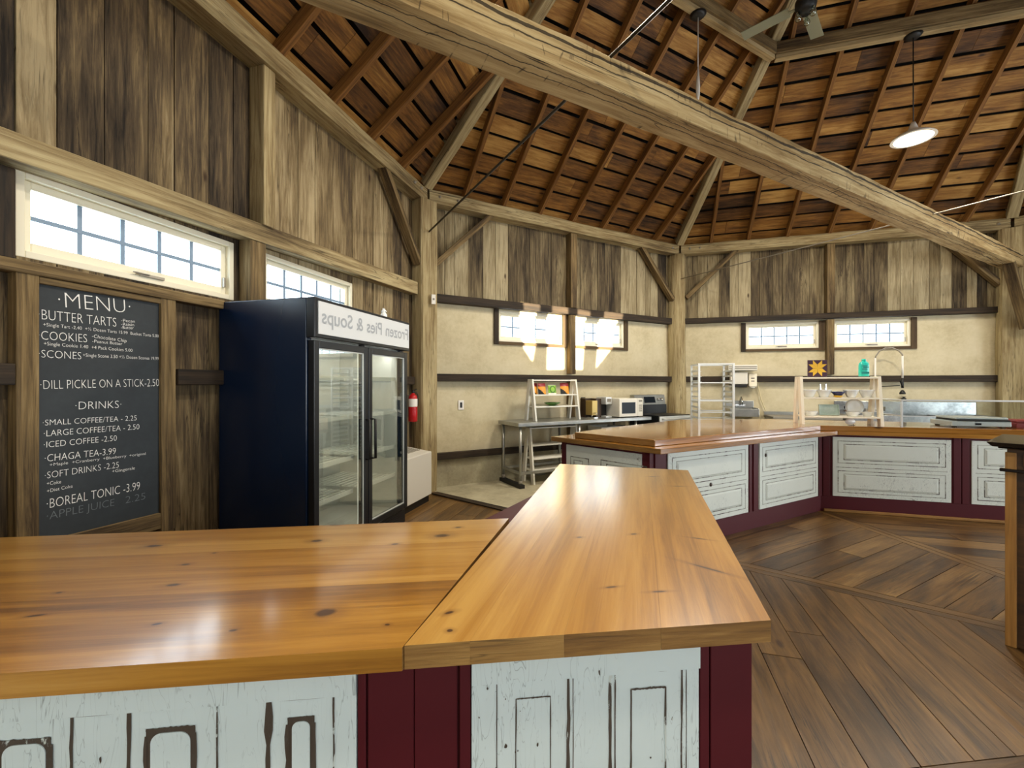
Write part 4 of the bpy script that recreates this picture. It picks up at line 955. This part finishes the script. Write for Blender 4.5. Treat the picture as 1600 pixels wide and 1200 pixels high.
# quilt-square sign and bottle on top
QS = wthing('quilt_square', 'small maroon and yellow quilt star block standing on the bowl display', 'sign', 3, 1.135, 2.79, ZT + .5455); QS.location = S3(.105, -.012, .5455)
w = .19; m = MB(); m.box(0, w, 0, .02, 0, w); m.build('board', 'purple', QS, bevel=.001)
m = MB(); c = w / 2; q = w / 4
def tri(*p): m.quad([(a_ * w, -.0012, b_ * w) for a_, b_ in p], mi=0)
for k in range(4):
    def R_(a, b): 
        a, b = a - .5, b - .5
        for _ in range(k): a, b = -b, a
        return a + .5, b + .5
    tri(R_(.5, .5), R_(.5, .74), R_(.74, .98), R_(.74, .74)); tri(R_(.5, .5), R_(.74, .74), R_(.98, .74), R_(.76, .5)) if False else tri(R_(.5, .5), R_(.74, .52), R_(.99, .74), R_(.75, .74))
m.build('star_pattern', 'quilty', QS, fix=False)
bt = thing('soap_bottle', 'turquoise bottle standing on the right end of the bowl display', 'bottle', S3(.655, 0, .5455), TSR)
m = MB(); m.lathe([(0, 0), (.045, 0), (.05, .006), (.05, .12), (.046, .145), (.03, .165), (.022, .17), (0, .17)], 24, sy=.7); m.build('bottle_body', 'teal', bt)
m = MB(); m.lathe([(0, .17), (.02, .17), (.02, .19), (.016, .195), (0, .195)], 18); m.build('cap', 'teal', bt)
m = MB(); m.box(-.035, .035, -.0372, -.0335, .028, .05); m.box(-.03, .02, -.0372, -.0335, .075, .085); m.box(-.02, .03, -.0372, -.0335, .095, .105); m.box(-.03, .02, -.0372, -.0335, .112, .12); m.build('label', 'teald', bt)

# ------------------------------------------------------------------ STEEL WORK TABLE on the back wall
TU0, TU1, TV0, TV1, TZ = 1.11, 3.60, -.15, .45, .89
tb = wthing('work_table', 'long stainless steel work table against the back wall under the sunlit windows', 'table', 2, TU0, TV1, 0)
W, D = TU1 - TU0, TV1 - TV0
m = MB(); m.box(0, W, 0, D, TZ - .012, TZ); m.box(0, W, 0, .012, TZ - .05, TZ - .012); m.box(0, W, D - .012, D, TZ - .05, TZ - .012); m.box(0, .012, .012, D - .012, TZ - .05, TZ - .012); m.box(W - .012, W, .012, D - .012, TZ - .05, TZ - .012)
m.build('table_top', 'steelmat', tb, bevel=.003)
for x in (.06, 1.06, W - .30):
    for y in (.05, D - .05):
        m = MB(); m.tube([(x, y, .05 if x < .1 else .0), (x, y, TZ - .012)], .020, 12); lo = m.build('leg', 'steelmat', tb)
        g = MB(); g.lathe([(.0, 0 if x > .1 else .05), (.027, 0 if x > .1 else .05), (.027, .09), (.022, .10)], 12, c=(x, y, 0)); g.build('foot', 'vent', lo)
m = MB(); m.box(.07, 1.9, .03, .06, .18, .215); m.box(.07, 1.9, D - .06, D - .03, .18, .215); m.box(.045, .075, .03, D - .03, .18, .215); m.build('lower_rail', 'steelmat', tb, bevel=.002)
m = MB(); m.box(.02, .10, .0, D, 0, .05); m.build('floor_skid', 'blackp', tb, bevel=.003)
sh = ladder_shelf('snack_display', 'off-white A-frame display shelf of snack bags on the steel table', WP(2, 1.47, .15, TZ), rz(2), .80, .32, .60, (.19, .36, .575), 'creamg', .028, .07, .12)
TQ = WP(2, 1.47, .15, TZ)
def SQ(x, y, z): return TQ + Matrix.Rotation(rz(2), 3, 'Z') @ Vector((x, y, z))
ladder_shelf('floor_display', 'off-white A-frame shelf standing on the floor under the steel table', WP(2, 1.42, .17, 0), rz(2), .84, .34, .80, (.17, .34, .53, .775), 'creamg', .028, .07, .12)
def bag(loc, w, h, mats, cols, label, tilt=8):
    """pillow bag; cols(x,z)->material index for x,z in 0..1"""
    n, q = 16, 16; m = MB()
    for sgn in (-1, 1):
        for a in range(n):
            for b in range(q):
                P = []
                for (i_, j_) in ((a, b), (a + 1, b), (a + 1, b + 1), (a, b + 1)):
                    x, z = i_ / n, j_ / q; bul = .022 * (max(0, math.sin(PI * x)) ** .6) * (max(0, math.sin(PI * min(1, max(0, (z - .04) / .9)))) ** .6)
                    P.append(((x - .5) * w, sgn * (bul + .0006), z * h))
                m.quad(P, mi=cols((a + .5) / n, (b + .5) / q) if sgn < 0 else 0, sm=True)
    o = m.build('snack_bag', mats, None, loc=loc, rot=rz(2)); o.rotation_euler = (math.radians(-tilt), 0, rz(2)); return tag(o, label, 'snack bag', 'snack bags on the display shelf')
ccol = lambda x, z: 0 if z > .68 else (2 if z < .52 - x * .62 else 1)
bag(SQ(.075, .0, .3785), .12, .165, ['maroon', 'orange', 'blackp'], ccol, 'maroon and orange snack bag at the left end, half hidden')
bag(SQ(.185, -.045, .3785), .13, .165, ['maroon', 'orange', 'blackp'], ccol, 'maroon and orange snack bag just left of the green one')
bag(SQ(.60, -.03, .3785), .155, .17, ['maroon', 'orange', 'blackp'], ccol, 'maroon and orange snack bag at the right end of the shelf')
bag(SQ(.375, -.03, .3785), .14, .14, ['lime', 'limedark', 'label'], lambda x, z: (2 if z > .93 else (1 if .24 < math.hypot(x - .5, z - .5) < .38 else (2 if z < .1 else 0))), 'green snack bag with a dark ring between the maroon bags')
m = MB(); m.lathe([(0, 0), (.05, 0), (.055, .004), (.11, .035), (.125, .05), (.118, .048), (.055, .010), (0, .008)], 30); tag(m.build('bowl', 'greenglaze', None, loc=SQ(.37, -.03, .2085), rot=rz(2)), 'shallow green bowl on the shelf below the snack bags', 'bowl')
# dispenser, coffee maker, microwave
dp = wthing('drink_dispenser', 'tan boxy hot drink dispenser with a small tap at the middle of the steel table', 'dispenser', 2, 2.56, .22, TZ)
m = MB(); m.box(0, .11, 0, .16, .04, .27); m.build('front_tank', 'bronze', dp, bevel=.006)
m = MB(); m.box(.0, .22, .165, .30, .0, .30); m.box(.112, .22, .04, .165, .0, .30); m.build('back_housing', 'brownp', dp, bevel=.006)
m = MB(); m.tube([(.055, 0, .08), (.055, -.03, .08), (.055, -.035, .05)], .007, 8); m.build('tap', 'chrome', dp)
m = MB(); m.box(.02, .09, -.03, .14, .0, .012); m.tube([(.055, .07, .012), (.055, .07, .04)], .012, 10); m.build('foot', 'chrome', dp)
cm = wthing('coffee_maker', 'black and silver coffee maker standing left of the microwave', 'coffee maker', 2, 2.80, .24, TZ)
m = MB(); m.box(0, .12, .10, .24, .0, .30); m.build('column', 'blackp', cm, bevel=.008)
m = MB(); m.box(-.005, .125, -.03, .20, .205, .325); m.build('head', 'alu', cm, bevel=.012)
m = MB(); m.box(0, .12, -.03, .10, .0, .025); m.build('drip_tray', 'alu', cm, bevel=.004)
m = MB(); m.box(.02, .10, -.034, -.03, .25, .30); m.build('display', 'vent', cm)
mw = wthing('microwave_oven', 'white microwave oven with a dark door on the right half of the steel table', 'microwave', 2, 2.94, .40, TZ)
MWW = .50
m = MB(); m.box(0, MWW, 0, .40, .012, .30); m.build('case', 'appl', mw, bevel=.006)
m = MB(); m.box(.0, .385, -.018, -.001, .016, .296); d0 = m.build('door', 'appl', mw, bevel=.004)
m = MB(); m.box(.05, .335, -.021, -.018, .065, .24); m.build('door_window', 'screen', d0)
m = MB(); m.box(.39, MWW, -.018, -.001, .016, .296); d1 = m.build('control_panel', 'appl', mw, bevel=.003)
m = MB()
for r in range(4):
    for c in range(3): m.box(.41 + c * .026, .43 + c * .026, -.0205, -.018, .09 + r * .03, .108 + r * .03)
m.box(.41, .482, -.0205, -.018, .245, .275); m.build('keypad', 'vent', d1)
m = MB()
for x in (.03, MWW - .06):
    for y in (.03, .34): m.box(x, x + .03, y, y + .03, 0, .012)
m.build('feet', 'blackp', mw)
# stove
sv = wthing('kitchen_range', 'black and stainless kitchen range beside the log post', 'stove', 2, 3.68, .52, 0)
SW, SD, SH = .74, .64, .905
m = MB(); m.box(0, SW, 0, SD, .08, SH - .02); m.box(.03, SW - .03, .03, SD - .03, 0, .08); m.build('body', 'black', sv, bevel=.004)
m = MB(); m.box(-.004, SW + .004, -.01, SD, SH - .02, SH); ck = m.build('cooktop', 'black', sv, bevel=.004)
m = MB()
for x, y, r in ((.19, .16, .09), (.55, .16, .075), (.19, .45, .075), (.55, .45, .09)): m.lathe([(r - .006, .0), (r - .006, .0012), (r, .0012), (r, 0)], 28, c=(x, y, SH))
m.build('burner_rings', 'vent', ck)
m = MB(); m.hexa([(0, SD - .10, SH + .12), (SW, SD - .10, SH + .12), (0, SD, SH + .12), (SW, SD, SH + .12), (0, SD - .05, SH + .325), (SW, SD - .05, SH + .325), (0, SD, SH + .325), (SW, SD, SH + .325)]); m.hexa([(0, SD - .14, SH + .15), (SW, SD - .14, SH + .15), (0, SD - .02, SH + .15), (SW, SD - .02, SH + .15), (0, SD - .10, SH + .325), (SW, SD - .10, SH + .325), (0, SD - .02, SH + .325), (SW, SD - .02, SH + .325)])
bk = m.build('back_guard', 'steelmat', sv, bevel=.006)
m = MB(); m.box(.004, SW - .004, SD - .155, SD - .141, SH + .0005, SH + .155); m.build('splash_panel', 'black', sv)
m = MB(); m.hexa([(.22, SD - .142, SH + .185), (.48, SD - .142, SH + .185), (.22, SD - .12, SH + .185), (.48, SD - .12, SH + .185), (.22, SD - .112, SH + .29), (.48, SD - .112, SH + .29), (.22, SD - .09, SH + .29), (.48, SD - .09, SH + .29)]); m.build('display', 'screen', bk)
for x in (.06, .14, .56, .64):
    m = MB(); m.lathe([(0, 0), (.026, 0), (.024, .022), (0, .024)], 16); m.xf(Matrix.Rotation(math.radians(75), 4, 'X')).xf(Matrix.Translation((x, SD - .128, SH + .24))); m.build('knob', 'chrome', bk)
m = MB(); m.box(.0, SW, -.035, -.011, .26, SH - .012); od = m.build('oven_door', 'alu', sv, bevel=.006)
m = MB(); m.box(.09, SW - .09, -.038, -.035, .34, SH - .17); m.build('oven_window', 'screen', od)
m = MB(); m.tube([(.06, -.035, SH - .055), (.06, -.075, SH - .055), (SW - .06, -.075, SH - .055), (SW - .06, -.035, SH - .055)], .014, 12); m.build('handle', 'alu', od)
m = MB(); m.box(.0, SW, -.03, -.001, .09, .25); m.build('warming_drawer', 'steelmat', sv, bevel=.005)
# outlets
ol = wthing('wall_outlet', 'white outlet plate with a black socket on the plaster left of the steel table', 'outlet', 2, .50, -.188, 1.055)
m = MB(); m.box(0, .085, 0, .011, 0, .135); m.build('plate', 'label', ol, bevel=.003)
m = MB(); m.box(.026, .058, -.003, 0, .03, .105); m.build('socket', 'blackp', ol)
o2 = wthing('wall_outlet', 'black outlet with a plugged cord on the plaster left of the drink dispenser', 'outlet', 2, 2.67, -.188, 1.07)
m = MB(); m.box(0, .085, 0, .011, 0, .13); m.build('plate', 'blackp', o2, bevel=.003)
m = MB(); m.box(.02, .065, -.03, 0, .03, .075); m.tube([(.05, -.025, .05), (.09, -.06, .0), (.12, -.12, -.06), (.12, -.17, -.105)], .005, 6); m.build('plug_and_cord', 'blackp', o2)
# things under the table
m = MB(); w, d, h = .42, .34, .17
for (a, b, c, e, z0, z1) in ((0, w, 0, d, 0, .01), (0, w, 0, .01, .01, h), (0, w, d - .01, d, .01, h), (0, .01, .01, d - .01, .01, h), (w - .01, w, .01, d - .01, .01, h), (-.012, w + .012, -.012, 0, h - .012, h), (-.012, w + .012, d, d + .012, h - .012, h)): m.box(a, b, c, e, z0, z1)
UT = WP(2, 2.72, .30, .0)
pl = thing('storage_crate', 'black storage crate standing on the floor under the steel table', 'crate', UT, rz(2)); 
m = MB(); m.box(0, .6, 0, .4, 0, .56); m.build('crate_body', 'blackp', pl, bevel=.01)
m2 = MB(); m2.box(-.01, .61, -.01, .41, .561, .575); m2.build('lid', 'blackp', pl, bevel=.004)
m = MB(); 
for (a, b, c, e, z0, z1) in ((0, w, 0, d, 0, .01), (0, w, 0, .01, .01, h), (0, w, d - .01, d, .01, h), (0, .01, .01, d - .01, .01, h), (w - .01, w, .01, d - .01, .01, h)): m.box(a, b, c, e, z0, z1)
tag(m.build('plastic_bin', 'appl', None, loc=UT + Matrix.Rotation(rz(2), 3, 'Z') @ Vector((-.02, .02, .5755)), rot=rz(2), bevel=.003), 'low white plastic bin on the black crate under the steel table', 'bin')
m = MB(); m.lathe([(0, 0), (.06, 0), (.064, .005), (.064, .16), (.068, .162), (.068, .168), (.062, .168), (.060, .01), (0, .01)], 24); tag(m.build('steel_pot', 'steelmat', None, loc=UT + Matrix.Rotation(rz(2), 3, 'Z') @ Vector((.50, .14, .5755))), 'tall steel pot on the black crate beside the white bin', 'pot')

# ------------------------------------------------------------------ BAKING RACK
rk = thing('baking_rack', 'tall aluminium bun pan rack standing before the log post', 'rack', (2.90, 6.75, 0), math.radians(-9))
RW, RD, RH = .50, .46, 1.74
for x in (0, RW):
    for y in (0, RD):
        m = MB(); m.box(x - .015, x + .015, y - .015, y + .015, .10, RH); up = m.build('upright', 'alu', rk, bevel=.002)
        c = MB(); c.lathe([(0, -.012), (.05, -.012), (.05, .012), (0, .012)], 16); c.xf(Matrix.Rotation(PI / 2, 4, 'Y')).xf(Matrix.Translation((x, y, .05))); c.box(x - .02, x + .02, y - .02, y + .02, .085, .102); c.build('caster', 'vent', up)
m = MB()
for z in (.14, RH): 
    m.box(-.015, RW + .015, -.012, .012, z - .025, z); m.box(-.015, RW + .015, RD - .012, RD + .012, z - .025, z); m.box(-.012, .012, 0, RD, z - .025, z); m.box(RW - .012, RW + .012, 0, RD, z - .025, z)
m.build('frame_rails', 'alu', rk, bevel=.002)
for k in range(18):
    z = .22 + k * .082
    for x, s_ in ((0, 1), (RW, -1)):
        m = MB(); m.box(min(x, x + s_ * .045), max(x, x + s_ * .045), 0, RD, z, z + .003); m.box(x - .002, x + .002, 0, RD, z, z + .03); m.build('runner', 'alu', rk)
for k, z in enumerate((1.43, 1.15, .975, .86)):
    
    for y in (0, RD - .012): m = MB(); m.box(.015, RW - .015, y, y + .012, z, z + .018); m.build('cross_bar', 'alu', rk, bevel=.002)

# ------------------------------------------------------------------ RIGHT WALL: sink area
hs = wthing('hand_sink', 'small stainless hand sink on the right wall behind the baking rack', 'sink', 3, .80, .22, .85)
m = MB(); m.box(0, .46, 0, .02, 0, .14); m.box(0, .46, .38, .40, 0, .27); m.box(0, .02, .02, .38, 0, .15); m.box(.44, .46, .02, .38, 0, .15); m.box(.02, .44, .02, .38, 0, .015); m.build('basin', 'steelmat', hs, bevel=.006)
m = MB(); m.tube([(.23, .37, .19), (.23, .33, .19), (.23, .31, .31), (.23, .26, .34), (.23, .20, .31), (.23, .18, .20)], .012, 10); m.box(.14, .32, .36, .385, .17, .20); m.build('faucet', 'chrome', hs)
pt = wthing('towel_dispenser', 'white paper towel dispenser on the right wall over the hand sink', 'dispenser', 3, .83, -.10, 1.36)
m = MB(); m.box(.02, .30, -.10, .10, .055, .27); m.build('cover', 'appl', pt, bevel=.012)
m = MB(); m.box(.03, .29, -.09, .09, .0, .054); m.build('base', 'blackp', pt, bevel=.006)
wl = wthing('wall_heater_unit', 'long white louvred unit on the right wall above the towel dispenser', 'heater', 3, .80, -.06, 1.66)
m = MB(); m.box(0, .47, -.12, .14, 0, .10); m.build('housing', 'appl', wl, bevel=.01)
m = MB(); m.box(.01, .46, -.124, -.12, .03, .045); m.box(.01, .46, -.124, -.12, .06, .075); m.build('louvres', 'vent', wl)
sp = wthing('soap_dispenser', 'cream soap dispenser with two dark slots right of the paper towel dispenser', 'dispenser', 3, 1.16, -.10, 1.345)
m = MB(); m.box(0, .125, -.06, .10, .03, .26); m.build('case', 'cream', sp, bevel=.008)
m = MB(); m.box(.03, .085, -.064, -.06, .17, .185); m.box(.03, .085, -.064, -.06, .12, .135); m.build('slots', 'brownp', sp)
m = MB(); m.lathe([(0, 0), (.045, 0), (.055, .03), (0, .03)], 16, c=(.062, .0, 0)); m.build('nozzle', 'appl', sp)
cc = MB(); cc.tube([WP(3, 1.30, -.15, 1.62), WP(3, 1.33, -.16, 1.40), WP(3, 1.38, -.16, 1.15), WP(3, 1.45, -.16, .95), WP(3, 1.46, -.15, .88)], .008, 8)
tag(cc.world('power_cord', 'cable', WP(3, 1.33, -.16, 1.4)), 'cream cord hanging down the right wall beside the hand sink', 'cord')
wt = wthing('prep_counter', 'dark topped steel prep counter along the right wall behind the bowl display', 'table', 3, 1.42, .40, 0)
m = MB(); m.box(0, 1.0, 0, .55, .84, .875); m.build('top', 'vent', wt, bevel=.004)
m = MB(); m.box(.02, .98, .03, .55, .10, .84); m.box(.06, .94, .06, .5, 0, .10); m.build('cabinet', 'steelmat', wt, bevel=.004)
m = MB(); m.box(0, 1.0, .53, .55, .876, .93); m.build('backsplash', 'steelmat', wt)
sk = wthing('pot_sink', 'large stainless pot sink with a high backsplash on the right wall', 'sink', 3, 2.50, .46, 0)
KW = 1.95
m = MB(); m.box(0, KW, .0, .02, .55, .93); m.box(0, .02, .02, .6, .55, .93); m.box(KW - .02, KW, .02, .6, .55, .93); m.box(.02, KW - .02, .02, .6, .55, .57)
for x in (.64, 1.30): m.box(x, x + .02, .02, .6, .57, .92)
m.build('tubs', 'steel', sk, bevel=.006)
m = MB(); m.box(0, KW, .60, .625, .55, 1.13); m.box(0, KW, .56, .60, .80, .82); m.build('backsplash', 'steel', sk, bevel=.006)
for x in (.05, KW - .05):
    for y in (.06, .54): m = MB(); m.tube([(x, y, 0), (x, y, .55)], .02, 10); m.build('leg', 'steelmat', sk)
pf = wthing('prerinse_faucet', 'tall chrome pre-rinse faucet arching over the pot sink', 'faucet', 3, 3.06, -.07, .955)
arc = [(0, 0, .86), (.01, 0, .93), (.05, -.02, 1.01), (.12, -.05, 1.055), (.2, -.09, 1.055), (.27, -.12, 1.01), (.31, -.14, .94), (.31, -.14, .90)]
m = MB(); m.tube([(0, 0, 0), (0, 0, .90)], .014, 12); m.box(-.12, .12, -.03, .03, .0, .05); m.build('riser', 'label', pf)
m = MB(); m.tube(arc, .011, 10); m.build('spring_arc', 'galv', pf)
m = MB(); m.tube([(.31, -.14, .92), (.31, -.14, .56)], .014, 10); m.build('hose', 'label', pf)
m = MB(); m.tube([(.31, -.14, .56), (.31, -.14, .40)], .018, 10); m.lathe([(0, .30), (.04, .30), (.04, .32), (.02, .36), (0, .37)], 14, c=(.31, -.14, 0)); m.bar((.31, -.15, .42), (.26, -.18, .52), .02, .012); m.tube([(0.02, 0, .42), (.28, -.13, .44)], .006, 6); m.build('spray_valve', 'blackp', pf)
m = MB(); m.box(-.12, -.09, -.05, -.03, .02, .09); m.box(.09, .12, -.05, -.03, .02, .09); m.tube([(0, -.03, .03), (0, -.12, .05), (0, -.20, .03)], .012, 8); m.build('taps', 'chrome', pf)
m = MB(); m.lathe([(0, 0), (.035, 0), (.03, .05), (.012, .06), (.03, .075), (0, .08)], 12); tag(m.build('scrub_brush', 'blackp', None, loc=WP(3, 3.50, -.155, 1.132)), 'tiny black scrub brush resting on the backsplash of the pot sink', 'brush')
# second small faucet behind the shelf
sf = wthing('deck_faucet', 'chrome deck faucet low behind the right side of the bowl display', 'faucet', 3, 2.70, -.06, .955)
m = MB(); m.box(-.1, .1, -.02, .02, 0, .03); m.tube([(0, 0, .03), (0, 0, .12), (0, -.04, .15), (0, -.14, .13), (0, -.16, .09)], .011, 8); m.build('spout', 'chrome', sf)
m = MB(); m.bar((-.08, 0, .05), (-.1, -.05, .09), .015, .01); m.bar((.08, 0, .05), (.1, -.05, .09), .015, .01); m.build('levers', 'blackp', sf)

# ------------------------------------------------------------------ SNEEZE GUARD and things behind it
gd = wthing('sneeze_guard', 'chrome framed glass sneeze guard on the raised counter at the right', 'glass guard', 3, 1.99, 2.90, ZT)
GW, GH = 1.5, .275
for x in (0, GW): m = MB(); m.box(x - .008, x + .008, -.008, .008, 0, GH); m.build('post', 'alu', gd)
m = MB(); m.box(-.008, GW + .008, -.01, .01, GH, GH + .018); m.box(-.01, .01, .01, .45, GH, GH + .018); m.build('top_rail', 'alu', gd, bevel=.003)
m = MB(); m.box(-.006, .006, .008, .45, .108, .120); m.box(-.006, .30, -.005, .005, .108, .118); m.build('side_rail', 'alu', gd)
m = MB(); m.box(.009, GW - .009, -.003, .003, .004, GH - .001); m.build('front_pane', 'guardglass', gd)
m = MB(); m.box(-.003, .003, .011, .44, .13, GH - .001); m.build('side_pane', 'guardglass', gd)
m = MB(); m.box(-.01, .01, .44, .46, 0, GH); m.build('post', 'alu', gd)
cg = wthing('countertop_grill', 'flat silver countertop grill with a black band behind the glass guard', 'appliance', 3, 2.46, 2.84, ZT)
m = MB(); m.box(0, .50, 0, .36, .012, .065); m.build('base', 'alu', cg, bevel=.006)
m = MB(); m.box(.05, .49, .0, .35, .066, .085); m.build('band', 'blackp', cg, bevel=.003)
m = MB(); m.box(.04, .48, .01, .35, .086, .105); m.build('lid', 'alu', cg, bevel=.006)
m = MB(); m.box(.2, .25, -.003, .0, .028, .048); m.build('switch', 'screen', cg)
m = MB()
for x in (.03, .44): 
    for y in (.03, .30): m.box(x, x + .03, y, y + .03, 0, .012)
m.build('feet', 'blackp', cg)
rb_ = wthing('red_case', 'dark red plastic case beside the silver grill at the right edge', 'case', 3, 3.0, 2.84, ZT)
m = MB(); m.box(0, .26, 0, .25, 0, .06); m.build('case_body', 'redbox', rb_, bevel=.008)
m = MB(); m.box(-.003, .263, -.003, .253, .0605, .085); m.build('lid', 'redbox', rb_, bevel=.008)

# ------------------------------------------------------------------ PENDANT LAMPS, FAN
def pendant(i, label):
    u, zl = 2.421, (4.36 if i == 3 else 4.34)
    r = wthing('pendant_lamp', label, 'lamp', i, u, RV, zl)
    m = MB(); m.lathe([(.215, 0), (.21, .012), (.16, .05), (.09, .085), (.05, .11), (.035, .16), (.02, .2), (0, .2)], 36); m.build('shade', 'label', r)
    m = MB(); m.lathe([(0, -.004), (.16, -.004), (.205, .004), (.205, .010), (0, .012)], 36); m.build('diffuser', 'lampon', r)
    m = MB(); m.tube([(0, 0, .2), (0, 0, 5.60 - zl - .03)], .006, 8); m.build('cord', 'blackp' if i == 3 else 'label', r)
    m = MB(); m.lathe([(0, 5.57 - zl), (.06, 5.57 - zl), (.09, 5.599 - zl), (0, 5.599 - zl)], 20); m.build('canopy', 'blackp', r)
    if i == 2: m = MB(); m.lathe([(0, .25), (.006, .25), (.02, .36), (.022, .45), (.008, .66), (0, .66)], 14); m.build('white_cord_grip', 'label', r)
    d = bpy.data.lights.new('pendant_light', 'AREA'); d.shape = 'DISK'; d.size = .4; d.energy = 100 if i in (2, 3) else 70; d.color = (1, .9, .74)
    o = bpy.data.objects.new('pendant_light', d); COL.objects.link(o); o.location = WP(i, u, RV, zl - .012)
    return r
pendant(3, 'round white lit pendant lamp hanging over the right part of the kitchen'); pendant(2, 'lit pendant lamp on a pale cord, mostly hidden behind the tie beam')
pendant(1, 'added pendant lamp out of view, lighting the end of the near counter'); pendant(8, 'added pendant lamp out of view above the camera'); pendant(4, 'added pendant lamp out of view, lighting the wooden floor at the far right')  # extra unseen lamps, added to brighten the near counter and floor
fn = thing('ceiling_fan', 'grey ceiling fan with glass bulbs under the roof at the top edge', 'ceiling fan', (3.12, 4.62, 5.36), .5)
m = MB(); m.lathe([(0, 0), (.06, .0), (.09, .03), (.10, .08), (.10, .13), (.05, .16), (.02, .17), (0, .17)], 24); m.build('motor', 'blackp', fn)
m = MB(); m.tube([(0, 0, .17), (0, 0, 1.12)], .014, 8); m.build('down_rod', 'blackp', fn)
for k in range(4):
    a = k * PI / 2 + .3; m = MB(); m.box(.09, .16, -.02, .02, .085, .095); m.hexa([(x, y, z + y * .12) for z in (.09, .098) for y in (-.065, .065) for x in (.15, .62)]); m.xf(Matrix.Rotation(a, 4, 'Z')).build('blade', 'fan', fn, bevel=.003)
for k in range(3):
    a = k * 2 * PI / 3 + .4; c = (.075 * math.cos(a), .075 * math.sin(a), 0); m = MB(); m.lathe([(0, -.085), (.02, -.082), (.034, -.06), (.03, -.035), (.016, -.015), (.016, .01), (0, .012)], 16, c=c); m.build('glass_bulb', 'bulb', fn)
